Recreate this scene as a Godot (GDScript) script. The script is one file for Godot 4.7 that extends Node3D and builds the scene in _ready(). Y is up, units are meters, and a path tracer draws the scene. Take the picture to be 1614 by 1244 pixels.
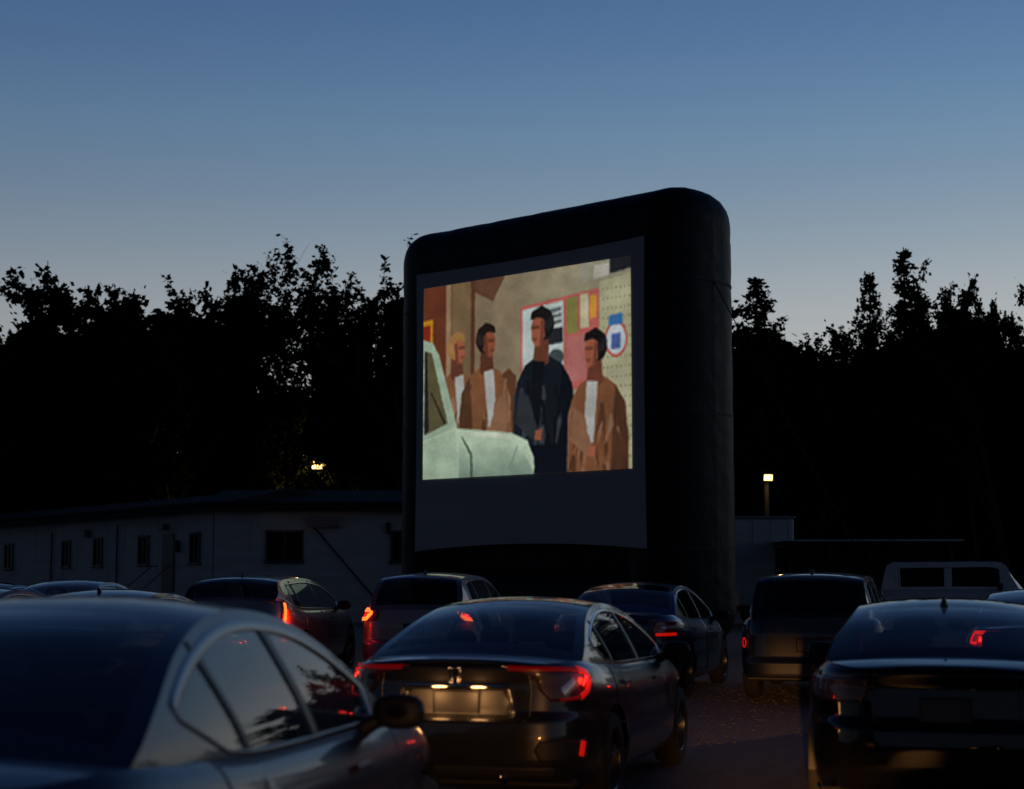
extends Node3D
# A drive-in cinema at dusk: parked cars, an inflatable screen, low white buildings and a tree line.

const F := 2600.0          # focal length in pixels of the 1614 x 1244 photograph
const EYE := 1.6
const PITCH := 6.2
var rng := RandomNumberGenerator.new()
var cam: Camera3D
var M := {}
var used := {}

# ------------------------------------------------------------------ mesh collector
class MB:
	var v := PackedVector3Array()
	var n := PackedVector3Array()
	var uv := PackedVector2Array()
	var ix := PackedInt32Array()
	var has_uv := false

	func grid(rows: Array, away := Vector3.ZERO, use_away := true, flip := false) -> void:
		var nr := rows.size()
		if nr < 2:
			return
		var nc: int = rows[0].size()
		var nn: Array = []
		var vote := 0.0
		for i in nr:
			var line := PackedVector3Array()
			line.resize(nc)
			var ra: PackedVector3Array = rows[max(i - 1, 0)]
			var rb: PackedVector3Array = rows[min(i + 1, nr - 1)]
			var rc: PackedVector3Array = rows[i]
			for j in nc:
				var du := rb[j] - ra[j]
				var dv := rc[min(j + 1, nc - 1)] - rc[max(j - 1, 0)]
				var c := du.cross(dv)
				vote += c.dot(rc[j] - away)
				line[j] = c.normalized()
			nn.append(line)
		var sg := 1.0
		if (use_away and vote < 0.0) or (not use_away and flip):
			sg = -1.0
		var b := v.size()
		for i in nr:
			var rc: PackedVector3Array = rows[i]
			var line: PackedVector3Array = nn[i]
			for j in nc:
				v.append(rc[j])
				var q := line[j] * sg
				if q.length() < 0.5:
					q = Vector3.UP
				n.append(q)
				uv.append(Vector2(float(j) / (nc - 1), float(i) / (nr - 1)))
		for i in nr - 1:
			for j in nc - 1:
				var p00 := b + i * nc + j
				var p10 := p00 + nc
				var p01 := p00 + 1
				var p11 := p10 + 1
				if sg > 0.0:
					ix.append_array(PackedInt32Array([p00, p11, p10, p00, p01, p11]))
				else:
					ix.append_array(PackedInt32Array([p00, p10, p11, p00, p11, p01]))

	func tri(a: Vector3, b: Vector3, c: Vector3) -> void:   # counter-clockwise seen from outside
		var q := (b - a).cross(c - a).normalized()
		var k := v.size()
		v.append_array(PackedVector3Array([a, b, c]))
		n.append_array(PackedVector3Array([q, q, q]))
		uv.append_array(PackedVector2Array([Vector2(0, 0), Vector2(1, 0), Vector2(1, 1)]))
		ix.append_array(PackedInt32Array([k, k + 2, k + 1]))

	func quad(a: Vector3, b: Vector3, c: Vector3, d: Vector3) -> void:
		var q := (b - a).cross(c - a).normalized()
		var k := v.size()
		v.append_array(PackedVector3Array([a, b, c, d]))
		n.append_array(PackedVector3Array([q, q, q, q]))
		uv.append_array(PackedVector2Array([Vector2(0, 1), Vector2(1, 1), Vector2(1, 0), Vector2(0, 0)]))
		ix.append_array(PackedInt32Array([k, k + 2, k + 1, k, k + 3, k + 2]))

	func box(c: Vector3, s: Vector3, bevel := 0.0, t := Transform3D()) -> void:
		var h := s / 2.0
		var e := minf(bevel, minf(h.x, minf(h.y, h.z)) * 0.9)
		var axes := [Vector3.RIGHT, Vector3.UP, Vector3.BACK]
		for a in 3:
			for sgn in [-1.0, 1.0]:
				var nx: Vector3 = axes[a] * sgn
				var ux: Vector3 = axes[(a + 1) % 3]
				var vx: Vector3 = axes[(a + 2) % 3]
				if sgn < 0:
					var w := ux
					ux = vx
					vx = w
				var hu: float = absf(h.dot(ux)) - e
				var hv: float = absf(h.dot(vx)) - e
				var o: Vector3 = c + nx * absf(h.dot(nx))
				quad(t * (o - ux * hu - vx * hv), t * (o + ux * hu - vx * hv), t * (o + ux * hu + vx * hv), t * (o - ux * hu + vx * hv))
		if e <= 0.0:
			return
		for a in 3:
			var ax: Vector3 = axes[a]
			var ux: Vector3 = axes[(a + 1) % 3]
			var vx: Vector3 = axes[(a + 2) % 3]
			for su in [-1.0, 1.0]:
				for sv in [-1.0, 1.0]:
					var la: float = h[a] - e
					var p1: Vector3 = c + ux * su * h[(a + 1) % 3] + vx * sv * (h[(a + 2) % 3] - e)
					var p2: Vector3 = c + ux * su * (h[(a + 1) % 3] - e) + vx * sv * h[(a + 2) % 3]
					if su * sv > 0:
						quad(t * (p1 - ax * la), t * (p2 - ax * la), t * (p2 + ax * la), t * (p1 + ax * la))
					else:
						quad(t * (p2 - ax * la), t * (p1 - ax * la), t * (p1 + ax * la), t * (p2 + ax * la))
		for sx in [-1.0, 1.0]:
			for sy in [-1.0, 1.0]:
				for sz in [-1.0, 1.0]:
					var a := c + Vector3(sx * h.x, sy * (h.y - e), sz * (h.z - e))
					var b := c + Vector3(sx * (h.x - e), sy * h.y, sz * (h.z - e))
					var d := c + Vector3(sx * (h.x - e), sy * (h.y - e), sz * h.z)
					if sx * sy * sz > 0:
						tri(t * a, t * b, t * d)
					else:
						tri(t * a, t * d, t * b)

	func tube(path: Array, radii: Array, sides := 8) -> void:
		var rows := []
		var nrm := Vector3.ZERO
		for i in path.size():
			var d: Vector3 = (path[min(i + 1, path.size() - 1)] - path[max(i - 1, 0)]).normalized()
			if nrm == Vector3.ZERO:
				nrm = d.cross(Vector3.UP if absf(d.y) < 0.9 else Vector3.RIGHT).normalized()
			nrm = (nrm - d * nrm.dot(d)).normalized()
			var bi := d.cross(nrm)
			var line := PackedVector3Array()
			for k in sides + 1:
				var a := TAU * k / sides
				line.append(path[i] + (nrm * cos(a) + bi * sin(a)) * radii[i])
			rows.append(line)
		grid(rows, Vector3.ZERO, false, true)

	func lathe(profile: Array, axis := 0, sides := 28, at := Vector3.ZERO) -> void:   # profile of (along, radius)
		var rows := []
		for q in profile:
			var line := PackedVector3Array()
			for k in sides + 1:
				var a := TAU * k / sides
				var p := Vector3(q[0], cos(a) * q[1], sin(a) * q[1])
				if axis == 1:
					p = Vector3(sin(a) * q[1], q[0], cos(a) * q[1])
				if axis == 2:
					p = Vector3(cos(a) * q[1], sin(a) * q[1], q[0])
				line.append(at + p)
			rows.append(line)
		grid(rows, Vector3.ZERO, false, true)

	func mirrored() -> MB:
		var o := MB.new()
		for p in v:
			o.v.append(Vector3(-p.x, p.y, p.z))
		for p in n:
			o.n.append(Vector3(-p.x, p.y, p.z))
		o.uv = uv.duplicate()
		for k in range(0, ix.size(), 3):
			o.ix.append_array(PackedInt32Array([ix[k], ix[k + 2], ix[k + 1]]))
		return o

	func mesh() -> ArrayMesh:
		var a := []
		a.resize(Mesh.ARRAY_MAX)
		a[Mesh.ARRAY_VERTEX] = v
		a[Mesh.ARRAY_NORMAL] = n
		a[Mesh.ARRAY_TEX_UV] = uv
		a[Mesh.ARRAY_INDEX] = ix
		var m := ArrayMesh.new()
		if v.size() > 0:
			m.add_surface_from_arrays(Mesh.PRIMITIVE_TRIANGLES, a)
		return m

# ------------------------------------------------------------------ naming helpers
func numbered(called: String) -> String:
	if not used.has(called):
		used[called] = 0
		return called
	used[called] += 1
	return "%s_%03d" % [called, used[called]]

func tag(o: Node3D, label: String, category: String, group := "") -> void:
	o.set_meta("label", label)
	o.set_meta("category", category)
	if group != "":
		o.set_meta("group", group)

func thing(called: String, label: String, category: String, at := Vector3.ZERO, turn := 0.0, group := "") -> Node3D:
	var o := Node3D.new()
	o.name = numbered(called)
	add_child(o)
	o.position = at
	o.rotation.y = turn
	tag(o, label, category, group)
	return o

func put(called: String, mesh: Mesh, mat: Material, parent: Node3D) -> MeshInstance3D:
	var o := MeshInstance3D.new()
	o.name = called if parent != self else numbered(called)
	o.mesh = mesh
	o.material_override = mat
	parent.add_child(o, true)
	return o

func structure(called: String, mesh: Mesh, mat: Material) -> MeshInstance3D:
	var o := put(called, mesh, mat, self)
	o.set_meta("kind", "structure")
	return o

# ------------------------------------------------------------------ materials
func col(r: float, g: float, b: float) -> Color:      # linear base colour
	return Color(r, g, b).linear_to_srgb()

func mat(called: String, c: Color, rough := 0.6, metal := 0.0) -> StandardMaterial3D:
	var m := StandardMaterial3D.new()
	m.resource_name = called
	m.albedo_color = c
	m.roughness = rough
	m.metallic = metal
	M[called] = m
	return m

func glow(called: String, c: Color, energy: float) -> StandardMaterial3D:
	var m := mat(called, Color(c.r * 0.3, c.g * 0.3, c.b * 0.3), 0.3)
	m.emission_enabled = true
	m.emission = c
	m.emission_energy_multiplier = energy
	return m

func paint(called: String, c: Color, metal := 0.5, rough := 0.38) -> StandardMaterial3D:
	var m := mat(called, c, rough, metal)
	m.clearcoat_enabled = true
	m.clearcoat = 1.0
	m.clearcoat_roughness = 0.04
	return m

func noise_tex(freq: float, c0: Color, c1: Color, seed_: int, size := 512, octaves := 5, normal := false, bump := 4.0) -> NoiseTexture2D:
	var f := FastNoiseLite.new()
	f.seed = seed_
	f.frequency = freq
	f.fractal_octaves = octaves
	var t := NoiseTexture2D.new()
	t.width = size
	t.height = size
	t.seamless = true
	t.noise = f
	if normal:
		t.as_normal_map = true
		t.bump_strength = bump
	else:
		var g := Gradient.new()
		g.set_color(0, c0)
		g.set_color(1, c1)
		g.add_point(0.5, c0.lerp(c1, 0.45))
		t.color_ramp = g
	return t

func make_materials() -> void:
	var a := mat("asphalt", Color.WHITE, 0.85)
	a.albedo_texture = noise_tex(0.02, col(0.07, 0.07, 0.074), col(0.125, 0.122, 0.122), 3)
	a.uv1_triplanar = true
	a.uv1_world_triplanar = true
	a.uv1_scale = Vector3(0.35, 0.35, 0.35)
	a.normal_enabled = true
	a.normal_texture = noise_tex(0.12, Color.BLACK, Color.WHITE, 5, 512, 4, true, 3.0)
	a.normal_scale = 0.6
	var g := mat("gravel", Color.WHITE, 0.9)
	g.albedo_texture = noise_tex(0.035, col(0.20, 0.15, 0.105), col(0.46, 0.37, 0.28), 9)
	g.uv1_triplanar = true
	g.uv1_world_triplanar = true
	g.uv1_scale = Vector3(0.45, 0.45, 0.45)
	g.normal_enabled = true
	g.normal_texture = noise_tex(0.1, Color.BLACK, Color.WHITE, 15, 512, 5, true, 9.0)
	mat("stone", col(0.20, 0.165, 0.125), 0.9)
	var gr := mat("grass", Color.WHITE, 0.95)
	gr.albedo_texture = noise_tex(0.03, col(0.015, 0.022, 0.010), col(0.035, 0.045, 0.02), 21)
	gr.uv1_triplanar = true
	gr.uv1_world_triplanar = true
	gr.uv1_scale = Vector3(0.2, 0.2, 0.2)
	var w := mat("siding", Color.WHITE, 0.75)
	w.albedo_texture = noise_tex(0.01, col(0.40, 0.40, 0.385), col(0.52, 0.52, 0.505), 31)
	w.uv1_triplanar = true
	w.uv1_scale = Vector3(0.12, 0.5, 0.12)
	mat("roofing", col(0.018, 0.017, 0.017), 0.9)
	mat("dark_wood", col(0.018, 0.016, 0.014), 0.9)
	mat("frame_paint", col(0.05, 0.053, 0.06), 0.5)
	mat("grey_metal", col(0.2, 0.2, 0.21), 0.45, 0.6)
	mat("pale_metal", col(0.5, 0.51, 0.53), 0.45, 0.3)
	var vin := mat("vinyl", col(0.004, 0.004, 0.006), 0.5)
	vin.metallic_specular = 0.28
	vin.normal_enabled = true
	vin.normal_texture = noise_tex(0.008, Color.BLACK, Color.WHITE, 41, 512, 3, true, 5.0)
	vin.normal_scale = 0.5
	vin.uv1_triplanar = true
	vin.uv1_scale = Vector3(0.3, 0.3, 0.3)
	mat("seam", col(0.006, 0.006, 0.008), 0.7)
	mat("cloth", col(0.36, 0.36, 0.36), 0.9)
	mat("rope", col(0.015, 0.015, 0.015), 0.9)
	var gl := mat("glass", Color(0.02, 0.022, 0.025, 0.30), 0.02)
	gl.transparency = BaseMaterial3D.TRANSPARENCY_ALPHA
	gl.metallic_specular = 0.6
	var gt := mat("tinted_glass", Color(0.012, 0.013, 0.016, 0.82), 0.02)
	gt.transparency = BaseMaterial3D.TRANSPARENCY_ALPHA
	gt.metallic_specular = 0.6
	var pv := mat("privacy_glass", Color(0.008, 0.008, 0.01, 0.9), 0.05)
	pv.transparency = BaseMaterial3D.TRANSPARENCY_ALPHA
	pv.metallic_specular = 0.25
	var pg := mat("pane_glass", Color(0.01, 0.011, 0.014, 0.7), 0.04)
	pg.transparency = BaseMaterial3D.TRANSPARENCY_ALPHA
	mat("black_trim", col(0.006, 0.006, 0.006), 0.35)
	mat("dark_pane", col(0.003, 0.003, 0.004), 0.3).metallic_specular = 0.2
	mat("black_plastic", col(0.010, 0.010, 0.011), 0.6)
	mat("interior", col(0.008, 0.008, 0.009), 0.85)
	mat("rubber", col(0.008, 0.008, 0.008), 0.85)
	mat("alloy", col(0.10, 0.10, 0.105), 0.3, 0.9)
	mat("satin_grey", col(0.09, 0.088, 0.085), 0.55)
	mat("chrome", col(0.55, 0.56, 0.58), 0.12, 1.0)
	mat("plate", col(0.05, 0.05, 0.05), 0.5)
	var rl := mat("red_lens", col(0.32, 0.012, 0.006), 0.08)
	rl.clearcoat_enabled = true
	rl.clearcoat_roughness = 0.03
	var dl := mat("dark_red_lens", col(0.05, 0.003, 0.002), 0.06)
	dl.clearcoat_enabled = true
	var cl := mat("clear_lens", col(0.6, 0.58, 0.55), 0.1, 0.6)
	cl.clearcoat_enabled = true
	mat("reflector", col(0.55, 0.02, 0.01), 0.15)
	mat("bark", col(0.022, 0.018, 0.014), 0.9)
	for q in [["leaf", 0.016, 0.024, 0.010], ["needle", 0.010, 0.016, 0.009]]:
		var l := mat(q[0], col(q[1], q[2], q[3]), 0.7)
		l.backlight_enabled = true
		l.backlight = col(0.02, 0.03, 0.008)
	glow("lit_tail", Color(1.0, 0.13, 0.03), 1.3)
	glow("lit_tail_core", Color(1.0, 0.42, 0.14), 2.4)
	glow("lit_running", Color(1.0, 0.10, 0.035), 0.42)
	glow("lit_dim", Color(0.9, 0.06, 0.02), 0.10)
	glow("plate_bulb", Color(1.0, 0.66, 0.38), 0.3)
	glow("lit_headlamp", Color(1.0, 0.74, 0.46), 5.0)
	glow("flood_glow", Color(1.0, 0.80, 0.48), 3.2)
	# paints
	paint("paint_grey", col(0.016, 0.016, 0.018), 0.35, 0.34)
	paint("paint_steel_blue", col(0.045, 0.068, 0.13), 0.5)
	paint("paint_night_blue", col(0.010, 0.017, 0.040), 0.3).clearcoat = 0.55
	mat("satin_trim", col(0.24, 0.24, 0.245), 0.25, 1.0)
	paint("paint_silver", col(0.27, 0.27, 0.275), 0.6)
	paint("paint_black", col(0.003, 0.003, 0.004), 0.0, 0.7).metallic_specular = 0.1
	paint("paint_blue", col(0.02, 0.04, 0.10), 0.5)
	paint("paint_maroon", col(0.07, 0.008, 0.010), 0.35)
	paint("paint_white", col(0.55, 0.53, 0.53), 0.0, 0.4)
	paint("paint_dark", col(0.016, 0.02, 0.03), 0.35)

# ------------------------------------------------------------------ curve helpers
func lin(list: Array, x: float) -> float:
	if x <= list[0][0]:
		return list[0][1]
	for i in range(1, list.size()):
		if x <= list[i][0]:
			var t: float = (x - list[i - 1][0]) / (list[i][0] - list[i - 1][0])
			return lerpf(list[i - 1][1], list[i][1], t)
	return list[-1][1]

func smo(list: Array, x: float) -> float:      # smooth curve through (x, y) pairs
	var m := list.size()
	if x <= list[0][0]:
		return list[0][1]
	for i in range(1, m):
		if x <= list[i][0]:
			var x0: float = list[i - 1][0]
			var x1: float = list[i][0]
			var t: float = (x - x0) / (x1 - x0)
			var h := x1 - x0
			var s0: float
			var s1: float
			var d: float = (list[i][1] - list[i - 1][1]) / h
			s0 = d if i == 1 else (list[i][1] - list[i - 2][1]) / (x1 - list[i - 2][0])
			s1 = d if i == m - 1 else (list[i + 1][1] - list[i - 1][1]) / (list[i + 1][0] - x0)
			var t2 := t * t
			var t3 := t2 * t
			return (2 * t3 - 3 * t2 + 1) * list[i - 1][1] + (t3 - 2 * t2 + t) * h * s0 + (-2 * t3 + 3 * t2) * list[i][1] + (t3 - t2) * h * s1
	return list[-1][1]

func pix(px: float, py: float, d: float) -> Vector3:     # the point at forward distance d that the photograph shows at (px, py)
	var r := cam.basis * Vector3((px - 807.0) / F, -(py - 622.0) / F, -1.0)
	return cam.position + r * (d / -r.z)

# ------------------------------------------------------------------ cars
# A car looks along -z; r is the distance ahead of its rear end.
class Body:
	var p: Dictionary
	var host
	var L: float
	var Lh: float
	var Wh: float
	var arc := PackedFloat32Array()
	var ax := PackedFloat32Array()
	var az := PackedFloat32Array()
	var total := 0.0
	var outline: Array = []      # (z, y) from the foot of the windscreen to the foot of the rear window
	var ymax := 0.0
	const SIDE := [[0.0, 0.075], [0.08, 0.035], [0.22, 0.008], [0.42, 0.0], [0.62, 0.006], [0.76, 0.004], [0.84, 0.014], [0.92, 0.04], [0.97, 0.07], [1.0, 0.105]]

	func _init(params: Dictionary, h) -> void:
		p = params
		host = h
		L = p.L
		Lh = L / 2.0
		Wh = p.W / 2.0
		var last := Vector2.ZERO
		var K := 3000
		for k in K + 1:
			var a := PI * k / K
			var c := cos(a)
			var e: float = 2.0 / (p.nr if c > 0 else p.nf)
			var q := Vector2(Wh * pow(absf(sin(a)), e), Lh * signf(c) * pow(absf(c), e))
			if k == 0:
				last = q
			total += q.distance_to(last)
			last = q
			arc.append(total)
			ax.append(q.x / Wh)
			az.append(q.y / Lh)
		var pts: Array = p.outline
		var cr := Curve2D.new()
		for i in pts.size():
			var prev: Array = pts[max(i - 1, 0)]
			var next: Array = pts[min(i + 1, pts.size() - 1)]
			var tg := Vector2(next[0] - prev[0], next[1] - prev[1]) * 0.5
			var here := Vector2(pts[i][0], pts[i][1])
			var la := here.distance_to(Vector2(prev[0], prev[1]))
			var lb := here.distance_to(Vector2(next[0], next[1]))
			tg = tg.normalized()
			cr.add_point(here, -tg * la * 0.33, tg * lb * 0.33)
		cr.bake_interval = 0.01
		var N := 90
		for i in N + 1:
			var q := cr.sample_baked(cr.get_baked_length() * i / N)
			outline.append(Vector2(Lh - q.x, q.y))
			ymax = maxf(ymax, q.y)

	func at_arc(s: float) -> Vector2:      # unit plan position
		s = clampf(s, 0.0, total)
		var i := clampi(arc.bsearch(s), 1, arc.size() - 1)
		var t := (s - arc[i - 1]) / maxf(arc[i] - arc[i - 1], 1e-6)
		return Vector2(lerpf(ax[i - 1], ax[i], t), lerpf(az[i - 1], az[i], t))

	func arc_of_r(r: float) -> float:
		var z := (Lh - r) / Lh
		for i in az.size():
			if az[i] <= z:
				return arc[i]
		return total

	func yt(z: float) -> float:
		return host.smo(p.top, Lh - z)

	func taper(z: float) -> float:
		var q := z / Lh
		return 1.0 - (0.045 if q < 0 else 0.03) * q * q

	func wall(u: Vector2, y: float) -> Vector3:
		var z := u.y * Lh
		var top := yt(z)
		var h = (y - p.sill) / (top - p.sill)
		var x: float = u.x * (Wh - host.smo(SIDE, h)) * taper(z)
		if u.y > 0.0:
			z -= host.lin(p.rear, y) * smoothstep(0.72, 0.97, u.y)
		else:
			z += host.lin(p.front, y) * smoothstep(0.72, 0.97, -u.y)
		if p.has("recess") and u.y > 0.9:
			var rc: Array = p.recess      # half width at the top, at the bottom, y0, y1, depth
			var f = (y - rc[2]) / (rc[3] - rc[2])
			if f > -0.2 and f < 1.2:
				var hw: float = lerpf(rc[1], rc[0], clampf(f, 0, 1))
				var inx := smoothstep(hw, hw - 0.035, absf(x))
				var iny := smoothstep(rc[2] - 0.0, rc[2] + 0.035, y) * smoothstep(rc[3] + 0.0, rc[3] - 0.03, y)
				z -= rc[4] * inx * iny
		if p.has("doors"):
			for d in p.doors:
				if absf(Lh - z - d) < 0.0075 and y > p.sill + 0.1:
					x -= 0.015
		return Vector3(x, y, z)

	func on_wall(s: float, y: float, off := 0.0) -> Vector3:   # s: arc length from the middle of the rear, negative on the left
		var q := wall(at_arc(absf(s)), y)
		if off != 0.0:
			var a := wall(at_arc(absf(s) + 0.01), y) - wall(at_arc(maxf(absf(s) - 0.01, 0.0)), y)
			var b := wall(at_arc(absf(s)), y + 0.01) - wall(at_arc(absf(s)), y - 0.01)
			var m := a.cross(b).normalized()
			if m.dot(Vector3(q.x, 0, q.z)) < 0:
				m = -m
			q += m * off
		if s < 0:
			q.x = -q.x
		return q

	func topx(z: float) -> float:
		var e: float = p.nr if z > 0 else p.nf
		return (Wh - 0.105) * pow(maxf(1.0 - pow(absf(z / Lh), e), 0.0), 1.0 / e) * taper(z)

	func gx(z: float, y: float) -> float:   # half width of the cabin
		var base := topx(z) - 0.004
		var zm: float = Lh - p.mid
		var q := (z - zm) / 1.6
		var rail: float = p.rail * (1.0 - 0.05 * q * q)
		var t := clampf((y - yt(z)) / (ymax - yt(z)), 0.0, 1.0)
		return lerpf(base, minf(rail, base), pow(t, 1.25))

	func roof_y(z: float) -> float:
		for i in range(1, outline.size()):
			if outline[i].x >= z:
				var a: Vector2 = outline[i - 1]
				var b: Vector2 = outline[i]
				return lerpf(a.y, b.y, clampf((z - a.x) / maxf(b.x - a.x, 1e-5), 0, 1))
		return outline[-1].y

func part_mesh(mb: MB, called: String, m: Material, parent: Node3D) -> MeshInstance3D:
	return put(called, mb.mesh(), m, parent)

func wall_patch(b: Body, rows: Array, off: float, ns := 16, nr := 10) -> MB:      # rows: [y, s from, s to]
	var mb := MB.new()
	var out := []
	var s0 := []
	var s1 := []
	for q in rows:
		s0.append([q[0], q[1]])
		s1.append([q[0], q[2]])
	var ya: float = rows[0][0]
	var yb: float = rows[-1][0]
	var cols := [0.0]
	for j in ns + 1:
		cols.append(float(j) / ns)
	cols.append(1.0)
	var yy := [0.0]
	for i in nr + 1:
		yy.append(float(i) / nr)
	yy.append(1.0)
	for i in yy.size():
		var y := lerpf(ya, yb, yy[i])
		var line := PackedVector3Array()
		for j in cols.size():
			var edge := i == 0 or j == 0 or i == yy.size() - 1 or j == cols.size() - 1
			line.append(b.on_wall(lerpf(lin(s0, y), lin(s1, y), cols[j]), y, -0.01 if edge else off))
		out.append(line)
	var mid := b.on_wall((rows[0][1] + rows[0][2]) / 2.0, (ya + yb) / 2.0)
	mb.grid(out, mid * Vector3(0.5, 0.8, 0.5))
	return mb

func wall_ribbon(b: Body, pts: Array, width: float, off: float, steps := 6) -> MB:
	var mb := MB.new()
	var fine: Array = []
	for i in pts.size() - 1:
		for k in steps:
			fine.append(Vector2(pts[i][0], pts[i][1]).lerp(Vector2(pts[i + 1][0], pts[i + 1][1]), float(k) / steps))
	fine.append(Vector2(pts[-1][0], pts[-1][1]))
	var rows := []
	for i in fine.size():
		var d: Vector2 = (fine[min(i + 1, fine.size() - 1)] - fine[max(i - 1, 0)]).normalized()
		var w := Vector2(-d.y, d.x) * width / 2.0
		var line := PackedVector3Array()
		for q in [[-1.0, off - 0.012], [-0.9, off], [0.9, off], [1.0, off - 0.012]]:
			var t: Vector2 = fine[i] + w * q[0]
			line.append(b.on_wall(t.x, t.y, q[1]))
		rows.append(line)
	var mid: Vector2 = fine[fine.size() / 2]
	mb.grid(rows, b.on_wall(mid.x, mid.y) * Vector3(0.5, 0.8, 0.5))
	return mb

func make_wheel(parent: Node3D, at: Vector3, side: float, R: float) -> void:
	var w := Node3D.new()
	w.name = "wheel"
	parent.add_child(w, true)
	w.position = at
	if side < 0:
		w.rotation.y = PI
	if not M.has("_tyre"):
		var t := MB.new()
		t.lathe([[-0.10, 0.66], [-0.105, 0.8], [-0.10, 0.93], [-0.075, 0.985], [-0.03, 1.0], [0.03, 1.0], [0.075, 0.985], [0.10, 0.93], [0.105, 0.8], [0.10, 0.66]].map(func(q): return [q[0], q[1] * 0.33]), 0, 36)
		M["_tyre"] = t.mesh()
		var m := MB.new()
		m.lathe([[0.095, 0.218], [0.10, 0.212], [0.085, 0.2], [-0.09, 0.2]], 0, 36)
		m.lathe([[0.07, 0.0], [0.07, 0.045], [0.055, 0.06], [0.03, 0.06]], 0, 20)
		for k in 5:
			for s in [-1.0, 1.0]:
				var a: float = TAU * k / 5 + s * 0.16
				var dirv := Vector3(0, cos(a), sin(a))
				var tr := Transform3D(Basis(Vector3.RIGHT, dirv, Vector3.RIGHT.cross(dirv)), Vector3.ZERO)
				m.box(Vector3(0.06, 0.128, 0), Vector3(0.03, 0.17, 0.026), 0.006, tr)
		M["_rim"] = m.mesh()
		var dsc := MB.new()
		dsc.lathe([[0.0, 0.0], [0.0, 0.2]], 0, 24)
		M["_disc"] = dsc.mesh()
	for q in [["tyre", "_tyre", "rubber"], ["rim", "_rim", "alloy"], ["brake_disc", "_disc", "black_plastic"]]:
		var o := put(q[0], M[q[1]], M[q[2]], w)
		o.scale = Vector3(1, R / 0.33, R / 0.33)

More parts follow.
